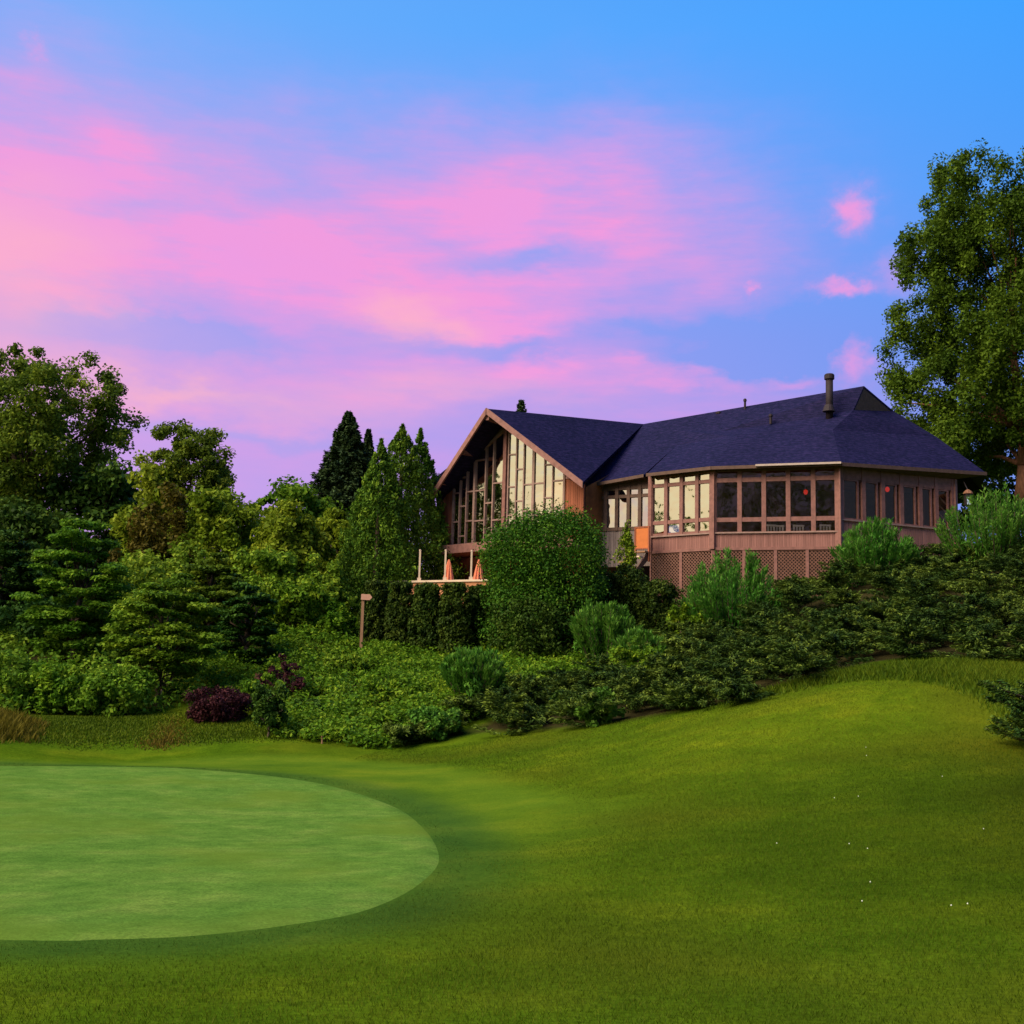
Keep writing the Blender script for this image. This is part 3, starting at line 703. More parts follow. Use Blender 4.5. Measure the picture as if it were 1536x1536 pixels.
# head boards filling between glass and roof
for w, zt, ua, ub in ((wHL, ztopL, wHL.u(678, 817), wHL.L), (wHR, ztopR, 0, wHR.u(845, 817))):
    MB().slab([w.P(ua, zt(ua)-.13, .02), w.P(ub, zt(ub)-.13, .02), w.P(ub, zt(ub)+.12, .02), w.P(ua, zt(ua)+.12, .02)], np.array([-w.n[0], -w.n[1], 0])*.1).obj('head_board', MT['trimd'], house)
# inside of the hall: dark floor and back walls so that the glass looks into a room
def inner(pts, name='interior_wall', mat='inside'): MB().poly(*pts).obj(name, MT[mat], house)
bL, bR = HL+np.array([4.2, 5.5]), HR+np.array([4.0, 4.6])
p3 = lambda q, z: np.array([q[0], q[1], z])
inner([p3(HL, zfl-3), p3(bL, zfl-3), p3(bL, 13), p3(HL, 10.4)]); inner([p3(bL, zfl-3), p3(bR, zfl-3), p3(bR, 13), p3(bL, 13)]); inner([p3(HR+np.array([.1, .1]), zfl-3), p3(HR+np.array([.1, .1]), 10.1), p3(bR, 13), p3(bR, zfl-3)])
inner([p3(HL, zfl), p3(HM, zfl), p3(HR, zfl), p3(bR, zfl), p3(bL, zfl)], 'interior_floor', 'insidefloor')
# deck band below the glass and the recessed terrace doors
dz0, dz1 = wHL.z(700, 834.5), wHL.z(700, 822)
off = 0.9
dk = [HL+np.array([-1.2, -.5]), HM+wHL.n*off+np.array([-.2, -.2]), HR+wHR.n*off]
MB().slab([p3(dk[0], dz1), p3(dk[1], dz1), p3(dk[2], dz1), p3(HR, dz1), p3(HM, dz1), p3(HL, dz1)], np.array([0, 0, dz0-dz1])).obj('deck_band', MT['fascia'], house)
zt0 = float(wHL.z(700, 884))
MB().slab([p3(HL+[.3, .6], zt0), p3(HM+[.2, .9], zt0), p3(HM+[.2, .9], dz0+.05), p3(HL+[.3, .6], dz0+.05)], np.array([0.1, .15, 0])).obj('lower_wall', MT['hallwall'], house)
MB().slab([p3(HM+[.25, .9], zt0), p3(HR+[.1, .6], zt0), p3(HR+[.1, .6], dz0+.05), p3(HM+[.25, .9], dz0+.05)], np.array([0.1, .15, 0])).obj('lower_wall', MT['hallwall'], house)
lw = Wall(HL+[.3, .6], HM+[.2, .9])
for a, b, m in ((0.9, 1.5, 'trimd'), (1.75, 2.35, 'orange'), (2.5, 3.1, 'orange')):
    f = MB(); lw.bar(f, a, b, zt0, zt0+1.02, .02, .07); dd = f.obj('terrace_door', MT['trimd'], house)
    gq = MB(); lw.bar(gq, a+.08, b-.08, zt0+.2, zt0+.94, .071, .075); gq.obj('pane', MT['glassd' if m == 'trimd' else 'hallwall'], dd)

# --- wing between hall and porch
def strip_windows(w, edges, rows, glassname, top, bot, frame='trim', jamb=None, header=None, hw=0.055):
    """edges px at mid height; rows: list of (py_top_left, py_top_right, py_bot_left, py_bot_right) panes over the whole wall"""
    mid = sum(sum(r) for r in rows)/4/len(rows)
    us = [w.u(e, mid) for e in edges]; zs = []
    for tl, tr, bl, br in rows:
        zt = (w.z(edges[0], tl)+w.z(edges[-1], tr))/2; zb = (w.z(edges[0], bl)+w.z(edges[-1], br))/2; zs.append((zt, zb))
    for i in range(len(us)-1):
        a, b = us[i], us[i+1]; fr = MB(); gm = MB()
        w.bar(fr, a-hw, a+hw, bot, top, -.08, .06)
        if i == len(us)-2: w.bar(fr, b-hw, b+hw, bot, top, -.08, .06)
        lv = [top]+[q for p in zs for q in p]+[bot]
        for j in range(0, len(lv), 2):
            if lv[j]-lv[j+1] > .005: w.bar(fr, a+hw, b-hw, lv[j+1], lv[j], -.06, .035)
        if jamb:
            zt, zb = zs[-1 if len(zs) == 1 else (1 if len(zs) > 1 else 0)]
            w.bar(fr, b-hw-.20, b-hw-.13, zb+.002, zt-.06, -.05, .02); w.bar(fr, a+hw+.002, b-hw-.13, zt-.06, zt-.002, -.05, .02)
        f = fr.obj('window', MT[frame], house)
        for zt, zb in zs: gm.poly(w.P(a+hw*.9, zb-.02, -.03), w.P(b-hw*.9, zb-.02, -.03), w.P(b-hw*.9, zt+.02, -.03), w.P(a+hw*.9, zt+.02, -.03))
        gm.obj('pane', MT[glassname], f)
    return us, zs
wing_top = (wW.z(880, 733)+wW.z(975, 722))/2+.15
strip_windows(wW, [879.5, 893, 909, 925.5, 943, 960, 976], [(739.5, 731, 746.5, 739), (750.5, 744.5, 792, 790)], 'glass', wing_top, wW.z(930, 796), 'trimd', hw=.07)
vwall('wing_wall', wW, 0, wW.L, wW.z(930, 850), lambda u: wW.z(930, 796)-.003, 'greywall')
# porch: three facets
ptop = (wB.z(1070, 704.5)+wB.z(1258, 699))/2
psill = wB.z(1165, 799); pdeck = wB.z(1165, 823)
strip_windows(wA, [977.5, 999.5, 1022.5, 1046, 1069.5], [(717, 710, 726, 720), (731, 725.5, 781, 777.5), (786, 783.5, 799, 797.5)], 'glass', ptop, psill, 'trim', hw=.075)
strip_windows(wB, [1071.5, 1109.5, 1145.8, 1182.3, 1220, 1257], [(707.5, 704.5, 716, 715), (722.5, 721.5, 775.5, 775.5), (782, 782, 797, 797)], 'glassd', ptop, psill, 'trim', hw=.085)
strip_windows(wD, [1262, 1294.7, 1323.6, 1351.7, 1380, 1404, 1429], [(722, 732, 781, 788)], 'glassd', ptop, wD.z(1345, 788), 'trim', jamb=True, hw=.085)
for w, zs in ((wA, psill), (wB, psill), (wD, wD.z(1345, 788))):
    vwall('porch_siding', w, 0.0, w.L, pdeck, lambda u: zs-.003, 'siding', 0.12, 0.02)
    mb = MB(); w.bar(mb, 0.0, w.L, zs-.02, zs+.035, .061, .10); mb.obj('window_sill', MT['mull'], house)
    mb = MB(); w.bar(mb, 0.0, w.L, pdeck-.05, pdeck+.06, .023, .06); mb.obj('skirt_board', MT['trim'], house)
# posts at the corners and the pale downpipe
for q, r_ in ((PA, .10), (PB, .13), (PC, .13), (PD, .10)):
    MB().tube(p3(q, pdeck), p3(q, ptop), r_*1.25, r_*1.25, 4).obj('corner_post', MT['trim'], house)
dp = PC+np.array([-.02, -.24]); MB().tube(p3(dp, pdeck-1.2), p3(dp, ptop-.15), .035, .035, 8).obj('downpipe', MT['fascia'], house)
# lattice skirt under the porch
def lattice(w):
    zb = pdeck-3.3; zt = pdeck-.05; s = 0.135; mb = MB(); k = -2.2
    H = zt-zb
    u = -H
    while u < w.L:
        for sg in (1, -1):
            ua, za, ub, zb2 = (u, zb, u+H, zt) if sg == 1 else (u+H, zb, u, zt)
            pts = []
            for (p, q) in (((ua, za), (ub, zb2)),):
                # clip to 0..L
                du, dz = q[0]-p[0], q[1]-p[1]; t0, t1 = 0.0, 1.0
                lo, hi = (0-p[0])/du, (w.L-p[0])/du
                if lo > hi: lo, hi = hi, lo
                t0, t1 = max(t0, lo), min(t1, hi)
                if t1-t0 < .02: continue
                a = w.P(p[0]+du*t0, p[1]+dz*t0, .0 if sg == 1 else .012); b = w.P(p[0]+du*t1, p[1]+dz*t1, .0 if sg == 1 else .012)
                n3 = np.array([w.n[0], w.n[1], 0]); dv = (b-a)/np.linalg.norm(b-a); sd = np.cross(n3, dv)*.034
                mb.box(a-sd*.5, b-a, sd, n3*.011)
        u += s
    mb.obj('lattice_skirt', MT['lattice'], house)
    n_p = max(2, int(w.L/1.1))
    for i in range(n_p+1):
        mb = MB(); uu = w.L*i/n_p; w.bar(mb, max(0, uu-.06), min(w.L, uu+.06), zb, zt, .024, .05); mb.obj('lattice_post', MT['trim'], house)
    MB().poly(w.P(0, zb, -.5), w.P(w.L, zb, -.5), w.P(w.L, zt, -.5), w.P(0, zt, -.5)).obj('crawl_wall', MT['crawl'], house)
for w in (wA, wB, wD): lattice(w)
# porch ceiling, floor, inner wall
inset = np.array([1.2, 4.6])
pb = [PA+[1.6, 2.2], PD+[-.5, 3.5]]
inner([p3(PA, pdeck+.01), p3(PB, pdeck+.01), p3(PC, pdeck+.01), p3(PD, pdeck+.01), p3(pb[1], pdeck+.01), p3(pb[0], pdeck+.01)], 'interior_floor', 'insidefloor')
inner([p3(pb[0], pdeck), p3(pb[1], pdeck), p3(pb[1], ptop), p3(pb[0], ptop)])
inner([p3(PA, ptop), p3(PB, ptop), p3(PC, ptop), p3(PD, ptop), p3(pb[1], ptop), p3(pb[0], ptop)], 'porch_ceiling', 'inside')
inner([p3(PD, pdeck-1.5), p3(pb[1], pdeck-1.5), p3(pb[1], ptop), p3(PD, ptop)], 'end_wall', 'hallwall')
inner([p3(W0+[.2, 1.0], wing_top), p3(W1+[.4, 1.0], wing_top), p3(W1+[.4, 1.0], pdeck), p3(W0+[.2, 1.0], pdeck)])
# soffits closing eave to wall
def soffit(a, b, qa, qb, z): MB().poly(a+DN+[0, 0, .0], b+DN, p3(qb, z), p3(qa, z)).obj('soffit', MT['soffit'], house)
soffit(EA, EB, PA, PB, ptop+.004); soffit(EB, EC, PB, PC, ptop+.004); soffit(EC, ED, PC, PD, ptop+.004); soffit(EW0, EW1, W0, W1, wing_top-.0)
# gable end brace in the last right bay
mb = MB()
for k in range(4):
    u0 = wD.u(1406, 760); u1 = wD.u(1427, 760); zz = wD.z(1415, 735+13*k)
    a = wD.P(u0, zz+.25, -.12); b = wD.P(u1, zz-.32, -.12); mb.tube(a, b, .035, .035, 4)
mb.obj('diagonal_brace', MT['orange'] if False else MT['fascia'], house)
# flue, vents
p = at(1244, 613, 49.9); ch = MB().tube(p-[0, 0, .5], at(1244, 566, 49.9), .15, .15, 14).obj('chimney_pipe', MT['pipe'], house, smooth=True)
c0 = at(1244, 570, 49.9); MB().lathe(c0, [(.16, 0), (.21, .03), (.21, .20), (.17, .25)], 14).obj('pipe_cap', MT['pipe'], ch)
MB().lathe(at(1243, 612, 49.75)-[0, 0, .05], [(.26, -.1), (.20, .1), (.16, .18)], 14).obj('pipe_flashing', MT['pipe'], ch)
for px, y0, y1, Y, r_ in ((1117.5, 622, 601, 52.6, .05), (1156, 636, 624, 50.6, .06), (1078, 628, 620, 53.2, .09)):
    v = MB().tube(at(px, y0, Y), at(px, y1, Y), r_, r_, 8).obj('vent_pipe', MT['pipe'], house)
    MB().lathe(at(px, y1, Y), [(r_*1.5, -.03), (r_*1.5, .05), (r_*.8, .09)], 8).obj('pipe_cap', MT['pipe'], v)

# orange panel, steps (separate things beside the porch)
op = wW.P(0, 0, 1.1)
wO = Wall(plan(953, 48.6), plan(975, 48.2))
zo0, zo1 = wO.z(963, 824), wO.z(963, 790)
b = empty('screen_panel', wO.P(wO.L/2, zo0)); tag(b, 'bright orange panel standing beside the porch above the steps', 'panel')
mb = MB(); wO.bar(mb, .06, wO.L-.06, zo0+.05, zo1-.05, -.03, .02); mb.obj('board', MT['orange'], b)
mb = MB(); wO.bar(mb, 0, .06, zo0-.5, zo1, -.05, .04); wO.bar(mb, wO.L-.06, wO.L, zo0-.5, zo1, -.05, .04); wO.bar(mb, .06, wO.L-.06, zo1-.05, zo1, -.05, .04); wO.bar(mb, .06, wO.L-.06, zo0, zo0+.05, -.05, .04); mb.obj('panel_frame', MT['hallwall'], b)
b = empty('steps', wO.P(wO.L/2, zo0-.9)); tag(b, 'short flight of wooden steps below the orange panel', 'steps')
for k in range(3):
    mb = MB(); wO.bar(mb, -.05-.12*k, wO.L-.02-.1*k, zo0-.16-.22*k, zo0-.10-.22*k, .05+.25*k, .33+.25*k); mb.obj('tread', MT['cream'] if k == 1 else MT['postwood'], b)
mb = MB()
for u in (0.02, wO.L-.12):
    mb.slab([wO.P(u, zo0-.1, .0), wO.P(u, zo0-.9, .9), wO.P(u, zo0-1.1, .9), wO.P(u, zo0-.45, .0)], np.array([wO.d[0], wO.d[1], 0])*.05)
mb.obj('stringer', MT['trimd'], b)

# porch lamp on the right end: lantern
lp = at(1452, 742, 47.6); b = empty('wall_lantern', lp-[0, 0, .45]); tag(b, 'lantern with pale glowing pane and copper cap at the porch right end', 'lantern')
MB().box(lp-[.12, .12, .42], [.24, 0, 0], [0, .24, 0], [0, 0, .45]).obj('lantern_body', MT['steel'], b)
MB().box(lp-[.085, .128, .40], [.17, 0, 0], [0, .01, 0], [0, 0, .28]).obj('pane', MT['lantern'], b)
MB().lathe(lp+[0, 0, .03], [(.20, 0), (.16, .08), (.05, .17)], 10).obj('cap', MT['barkr'], b)
MB().tube(lp+[0, 0, .18], p3(PD, ptop-.1)+[.35, -.1, 0], .02, .02, 6).obj('bracket', MT['steel'], b)
# red pendant lamps inside
for (px, py, Y, lab) in ((1208.5, 738, 47.6, 'red glowing pendant lamp behind the fourth front porch window'), (1331, 734, 47.9, 'red glowing pendant lamp behind the right side porch windows')):
    q = at(px, py, Y); b = empty('pendant_lamp', [q[0], q[1], q[2]-.1]); tag(b, lab, 'lamp', 'red pendant lamps on the porch')
    MB().lathe(q, [(.02, .10), (.07, .07), (.09, 0), (.07, -.07), (.03, -.10)], 12).obj('lamp_shade', MT['redlamp'], b, smooth=True)
    MB().tube([q[0], q[1], q[2]+.1], [q[0], q[1], ptop-.01], .008, .008, 5).obj('cord', MT['steel'], b)
# chairs along the front porch windows
labs = ['pale porch chair behind the middle front window, left one', 'pale porch chair behind the middle front window, right one', 'pale porch chair behind the fourth front window', 'pale porch chair behind the rightmost front window']
for k, (px, Y) in enumerate(((1153, 47.6), (1166, 47.7), (1196, 47.5), (1236, 47.2))):
    q = at(px, 800, Y); q[2] = pdeck+.02; b = empty('porch_chair', q); tag(b, labs[k], 'chair', 'chairs on the porch')
    MB().box(q+[-.22, -.2, .42], [.44, 0, 0], [0, .42, 0], [0, 0, .05]).obj('seat', MT['chair'], b)
    m = MB()
    for j in range(4): m.box(q+[-.21+.115*j, -.23, .5], [.06, 0, 0], [0, .025, 0], [0, 0, .46])
    m.box(q+[-.22, -.235, .93], [.44, 0, 0], [0, .03, 0], [0, 0, .07]); m.obj('backrest', MT['chair'], b)
    for sx in (-.2, .16):
        for sy in (-.2, .17): MB().box(q+[sx, sy, 0], [.04, 0, 0], [0, .04, 0], [0, 0, .43]).obj('leg', MT['chair'], b)

# ------------------------------------------------------------------ terrace
zt = at(690, 872, 48.5)[2]
tl, trr = at(588, 872, 49.5), at(735, 872, 47.6)
ter = [np.array([tl[0], tl[1]]), np.array([trr[0], trr[1]])]
wT = Wall(*ter)
MB().slab([p3(ter[0]+[0, .05], zt-.45), p3(ter[1]+[0, .05], zt-.45), p3(HR, zt-.45), p3(HM+[0, 1.], zt-.45), p3(HL+[0, 1.], zt-.45)], np.array([0, 0, .14])).obj('terrace_floor', MT['terr'], None, (0, 50, zt-.4))
tag(bpy.data.objects['terrace_floor'], kind='structure')
b = empty('terrace_wall', p3((ter[0]+ter[1])/2, zt-1.2)); tag(b, 'low salmon stone wall with a pale coping round the terrace under the gable', 'wall')
m = MB(); wT.bar(m, 0, wT.L, zt-1.3, zt-.06, -.2, .1); m.obj('wall_body', MT['terr'], b)
m = MB(); wT.bar(m, -.04, wT.L+.04, zt-.058, zt+.02, -.26, .16); m.obj('coping', MT['cream'], b)
plabs = ['leftmost cream terrace post, clear of the deck band', 'middle cream terrace post beside the closed umbrella', 'rightmost cream terrace post, next to the big round bush']
for k, (px, y1) in enumerate(((628.5, 826), (667, 826), (706, 827))):
    u = wT.u(px, 850); q = wT.P(u, zt+.02, -.05); zt1 = at(px, y1, q[1])[2]
    b = empty('terrace_post', q); tag(b, plabs[k], 'post', 'cream posts on the terrace wall')
    MB().box(q-[.035, .035, 0], [.07, 0, 0], [0, .07, 0], [0, 0, zt1-q[2]]).obj('shaft', MT['cream'], b)
    MB().box(q-[.075, .075, 0], [.15, 0, 0], [0, .049, 0], [0, 0, .12]).obj('base', MT['cream'], b)
    MB().lathe([q[0], q[1], zt1], [(.045, 0), (.045, .03), (.02, .05)], 8).obj('cap', MT['cream'], b)
ulabs = ['closed orange patio umbrella between the left and right terrace posts', 'closed orange patio umbrella at the right by the round bush']
for k, px in enumerate((672.5, 717.5)):
    Y = 49.0-.4*k; q = at(px, 872, Y); q[2] = zt-.31; z1 = at(px, 840, Y)[2]; H = z1-q[2]
    b = empty('patio_umbrella', q); tag(b, ulabs[k], 'umbrella', 'closed umbrellas on the terrace')
    MB().tube(q, q+[0, 0, H], .025, .025, 8).obj('pole', MT['cream'], b)
    m = MB(); n = 20; prof = [(.20, .14), (.16, .4), (.105, .7), (.06, .9), (.02, 1.02)]; vs = []; i0 = 0
    for rr_, t in prof:
        for j in range(n):
            a = 2*math.pi*j/n; r_ = rr_*(1.0+.22*(1 if j % 2 else -1))*1.1; m.v.append(q+np.array([r_*math.cos(a), r_*math.sin(a), H*t]))
    for p_ in range(len(prof)-1):
        for j in range(n): m.f.append((p_*n+j, p_*n+(j+1) % n, (p_+1)*n+(j+1) % n, (p_+1)*n+j))
    m.f.append(tuple(range((len(prof)-1)*n, len(prof)*n)))
    m.obj('canopy', MT['umb'], b)
    MB().lathe(q, [(.24, 0), (.24, .06), (.05, .10)], 14).obj('base', MT['steel'], b)
# sign post
q = at(542, 962, 40.2); q[2] = float(terr(q[0], q[1])); z1 = at(542, 891, 40.2)[2]
b = empty('sign_post', q); tag(b, 'wooden signpost with a small blank arrow board at the left end of the hedge', 'sign')
MB().box(q-[.045, .045, .3], [.09, 0, 0], [0, .09, 0], [0, 0, z1-q[2]+.3]).obj('post', MT['postwood'], b)
s = np.array([q[0]-.06, q[1]-.05, z1-.19])
MB().slab([s, s+[.28, 0, -.01], s+[.36, 0, .085], s+[.28, 0, .18], s+[0, 0, .18]], np.array([0, -.04, 0])).obj('board', MT['board'], b)
# short course stakes
for k, (px, py, hh, lab) in enumerate(((483, 1116, .2, 'short tan wooden stake at the foot of the weedy slope'), (240, 1066, .55, 'pale slim stake under the front layered tree'))):
    q = gp(px, py); b = MB().tube(q-[0, 0, .1], q+[0, 0, hh], .025, .022, 8).lathe(q+[0, 0, hh-.05], [(.03, 0), (.03, .05), (.012, .09)], 8).obj('marker_stake', MT['postwood'], None, q); tag(b, lab, 'stake')

# ------------------------------------------------------------------ trees and shrubs
deciduous(62, 528, 60, 300, 'olive', 'tall broad tree with a wide open crown at the left edge', crown_from=0.30, nclump=380, per=190, L=0.19, clump=0.055, trunk_r=0.45, name='broad_tree')
deciduous(-60, 640, 62, 230, 'dark', 'dark tree at the far left edge under the open-crowned tree', crown_from=0.05, nclump=60, per=260, L=0.32, name='dark_tree')
deciduous(155, 690, 58, 135, 'dark', 'dark rounded tree to the right of the tall open-crowned tree', crown_from=0.02, nclump=70, per=300, L=0.28, name='dark_tree')
deciduous(40, 745, 56, 150, 'dark', 'dark understorey tree below the tall open-crowned tree', crown_from=0.02, nclump=60, per=280, L=0.28, name='dark_tree')
deciduous(285, 633, 55, 150, 'olive', 'loose-topped olive tree rising above the shrubs left of centre', crown_from=0.25, nclump=200, per=220, L=0.16, clump=0.075, trunk_r=0.2, name='loose_tree')
deciduous(238, 700, 53, 110, 'yellow', 'yellow-green tree leaning on the loose-topped tree', crown_from=0.05, nclump=60, per=260, L=0.24)
deciduous(407, 712, 62, 50, 'mid', 'small treetop poking above the shrub line', crown_from=0.1, nclump=30, per=140, L=0.26, clump=0.13)
deciduous(450, 735, 58, 130, 'mid', 'green tree in front of the dark spruce', crown_from=0.02, nclump=70, per=260, L=0.25)
deciduous(335, 738, 49, 140, 'yellow', 'rounded yellow-green tree in the middle of the wooded bank', crown_from=0.03, nclump=90, per=280, L=0.19, clump=0.13)
deciduous(438, 752, 47.5, 115, 'yellow', 'bushy tree with yellowish flowering top left of the spruces', crown_from=0.03, nclump=80, per=280, L=0.18, clump=0.13)
deciduous(512, 760, 52, 70, 'yellow', 'small light green tree at the foot of the spruces', crown_from=0.02, nclump=45, per=260, L=0.2)
shrub(245, 752, 48.5, 110, 'rust', 'brownish green shrub among the green trees', n=9000, L=0.18, lump=0.25)
layered(10, 800, 45, 160, 'dark', 'dark shrubby tree at the left edge of the bank', nlay=9, L=0.2)
layered(122, 785, 40.5, 180, 'mid', 'wide green tree with tiered branches on the left bank', nlay=11, L=0.17, per=1100, trunk_r=.13)
layered(320, 835, 41, 140, 'olive', 'brownish green tiered tree behind the front layered tree', nlay=10, L=0.17)
layered(248, 866, 35.5, 200, 'mid', 'front layered tree with flat sprays and a bare shaded trunk', nlay=9, L=0.15, per=1200, crown_from=0.28, trunk_r=.09)
layered(375, 880, 38.5, 110, 'dark', 'dark tiered shrub right of the front layered tree', nlay=8, L=0.15)
shrub(440, 868, 42, 100, 'weed', 'light green bushy shrub on the bank below the yellowish tree', n=9000, L=0.15, lump=0.3)
shrub(420, 820, 44.5, 120, 'mid', 'mid green shrub under the bushy yellowish tree', n=9000, L=0.17, lump=0.3)
shrub(250, 815, 44.5, 150, 'mid', 'broad green shrub above the front layered tree', n=10000, L=0.17, lump=0.3)
shrub(490, 845, 44, 80, 'mid', 'green shrub at the left foot of the light arborvitae', n=7000, L=0.15, lump=0.25)
shrub(500, 905, 42, 70, 'weed', 'leafy green shrub left of the signpost', n=6000, L=0.13, lump=0.3)
shrub(15, 985, 35.0, 140, 'mid', 'low green shrub at the left edge above the brown mound', n=8000, L=0.13, lump=0.25)
shrub(95, 1000, 34.5, 110, 'weed', 'low leafy shrub below the wide tiered tree', n=8000, L=0.12, lump=0.3)
shrub(170, 1005, 34, 110, 'mid', 'low dark green shrub left of the pale stake', n=8000, L=0.12, lump=0.3)
shrub(330, 1030, 32.8, 98, 'purple', 'rounded purple-leaved shrub at the foot of the bank', n=9000, L=0.08, lump=0.2)
shrub(428, 996, 35.2, 66, 'purple', 'thin purple-leaved shrub on the slope above the rounded purple one', n=2600, L=0.09, lump=0.45)
shrub(395, 1012, 34.0, 60, 'weed', 'light green shrub between the two purple shrubs', n=3500, L=0.1, lump=0.3)
deciduous(406, 1028, 30.6, 54, 'dark', 'small dark sapling on a thin trunk in front of the purple shrubs', crown_from=0.22, nclump=60, per=90, L=0.09, clump=0.13, trunk_r=0.035, name='sapling')
shrub(60, 850, 50, 190, 'dark', 'dark thicket between the tiered trees and the dark trees behind', n=14000, L=0.22, lump=0.25)
shrub(205, 840, 48, 150, 'mid', 'green thicket behind the wide tiered tree', n=12000, L=0.2, lump=0.25)
shrub(100, 900, 43.5, 170, 'dark', 'dark low thicket seen through the wide tiered tree', n=12000, L=0.17, lump=0.25)
# conifers
conifer(524, 614, 61, 235, 'spruce', 'dark pointed spruce behind the arborvitae', n=52000)
conifer(553, 640, 64, 120, 'spruce', 'narrow dark spruce just right of the pointed spruce', n=24000)
conifer(572, 662, 50.2, 168, 'arbor', 'light-edged arborvitae, left of the pair beside the hall', n=36000, kind='arbor', py_base=965)
conifer(604, 640, 52.5, 195, 'arbor', 'dark arborvitae between its lighter neighbour and the hall', n=30000, kind='arbor')
conifer(631, 646, 53.5, 140, 'arbor', 'slim arborvitae close against the hall wall', n=22000, kind='arbor')
conifer(782, 594, 78, 190, 'spruce', 'tip of a spruce showing above the hall ridge', n=5000)
for x_, y_, h_t, w_t, lab in ((-30, 35.5, 13.0, 11, 'added tall loose tree out of view left of the putting green, nearer one of two'), (-52, 18, 13, 14, 'added tall loose tree out of view left of the putting green, farther one of two'),
        (-33, -20, 25, 15, 'added leafy tree out of view behind the viewpoint, leftmost of the row'), (-20, -24, 28, 15, 'added leafy tree out of view behind the viewpoint, second from the left'), (-7, -21, 26, 15, 'added leafy tree out of view behind the viewpoint, middle of the row'),
        (8, -25, 27, 16, 'added leafy tree out of view behind the viewpoint, right of the middle'), (48, -6, 20, 16, 'added leafy tree out of view far to the right of the mound')):
    deciduous(0, 0, 0, 0, 'mid', lab, crown_from=.2, nclump=150, per=60, L=.42, clump=.09, trunk_r=.35, world=(x_, y_, h_t, w_t), group='trees added out of view for window reflections')  # out-of-view trees, added to give the window glass dark reflections
# right hand tree
deciduous(1518, 256, 57, 330, 'maple', 'tall maple-like tree with a reddish trunk at the right edge', crown_from=0.11, nclump=760, per=260, L=0.165, clump=0.047, trunk_r=0.33, offx=-0.5, name='maple_tree', vz=1.25, bark='barkr', py_base=745,
          profile=lambda t: 0.72+0.36*math.sin(math.pi*min(1, t*0.8+0.15)))
deciduous(1405, 590, 60, 110, 'olive', 'thin sparse tree below the maple, seen over the porch roof', crown_from=0.1, nclump=45, per=80, L=0.24, clump=0.12, py_base=760)
deciduous(1500, 690, 63, 170, 'dark', 'dark low tree behind the right end of the porch', crown_from=0.02, nclump=50, per=240, L=0.28, py_base=800)
# bank below the building
shrub(820, 766, 41.5, 176, 'box', 'large rounded clipped bush in front of the hall', n=84000, L=0.095, py_base=1000, power=3.0, lump=0.13)
hl = ['first clipped columnar shrub of the hedge, beside the signpost', 'second clipped columnar shrub from the signpost', 'third and tallest clipped columnar shrub below the terrace', 'fourth clipped columnar shrub from the signpost', 'last narrow columnar shrub of the hedge, by the round bush']
for k, (px, t_, b_, w_, Y_) in enumerate(((564, 872, 972, 44, 41.6), (603, 874, 976, 47, 41.3), (641, 877, 982, 50, 41.0), (684, 876, 986, 54, 40.8), (719, 879, 980, 44, 41.4))):
    column(px, t_, Y_, w_, 'hedge', hl[k], py_base=b_, group='clipped columns along the terrace hedge', n=15000)
shrub(900, 850, 42.4, 62, 'hedge', 'small dark bush behind the round bush', n=9000, L=0.1, py_base=930)
shrub(947, 843, 42.0, 62, 'hedge', 'dark rounded bush under the wooden steps', n=10000, L=0.1, py_base=945)
shrub(990, 866, 41, 66, 'hedge', 'dark rounded bush in front of the lattice corner', n=12000, L=0.1, py_base=965, power=2.6)
shrub(868, 893, 40.3, 60, 'rust', 'rust-tinged shrub at the right foot of the round bush', n=5000, L=0.1, lump=0.3)
shrub(798, 890, 40.3, 132, 'dark', 'dark low shrub at the base of the round bush', n=16000, L=0.1, lump=0.2, py_base=1004)
feathery(907, 892, 38, 90, 'upright feathery shrub in front of the dark rounded bushes', stems=70)
feathery(712, 963, 33.3, 84, 'upright feathery shrub standing alone on the lower slope', stems=70)
feathery(1100, 824, 40.5, 136, 'large feathery shrub in front of the porch lattice', stems=130, py_base=985)
feathery(1311, 776, 42, 110, 'feathery shrub in front of the right porch windows', stems=100, py_base=890)
feathery(1490, 728, 40.5, 150, 'tall feathery shrub at the right end of the porch', stems=90, py_base=880)
feathery(962, 940, 36.5, 74, 'low feathery shrub right of the upright one', stems=36)
shrub(893, 1038, 28.6, 62, 'feather', 'light green leafy shrub at the edge of the mown turf', n=6000, L=0.1, lump=0.3)
shrub(655, 1062, 30.5, 70, 'feather', 'leafy shrub at the foot of the lone feathery shrub', n=6000, L=0.1, lump=0.3)
shrub(955, 962, 34.0, 66, 'weed', 'pale leafy shrub below the low feathery shrub', n=5000, L=0.1, lump=0.3)
shrub(1030, 905, 40.0, 60, 'weed', 'light green shrub left of the large feathery shrub', n=4500, L=0.11, lump=0.3)
shrub(520, 985, 38.0, 78, 'mid', 'low green mound of leaves in the weeds below the signpost', n=6000, L=0.11, lump=0.35)
shrub(596, 1022, 34.5, 90, 'weed', 'pale low mound of leaves in the middle of the weedy slope', n=6500, L=0.10, lump=0.35)
shrub(470, 1052, 33.0, 72, 'dark', 'dark low mound of leaves near the sapling', n=5000, L=0.10, lump=0.35)
shrub(792, 1010, 34.5, 84, 'mid', 'green low shrub below the big round bush', n=6000, L=0.10, lump=0.35)
shrub(838, 1040, 31.8, 70, 'dark', 'dark low shrub between the lone feathery shrub and the turf edge', n=6000, L=0.10, lump=0.35)
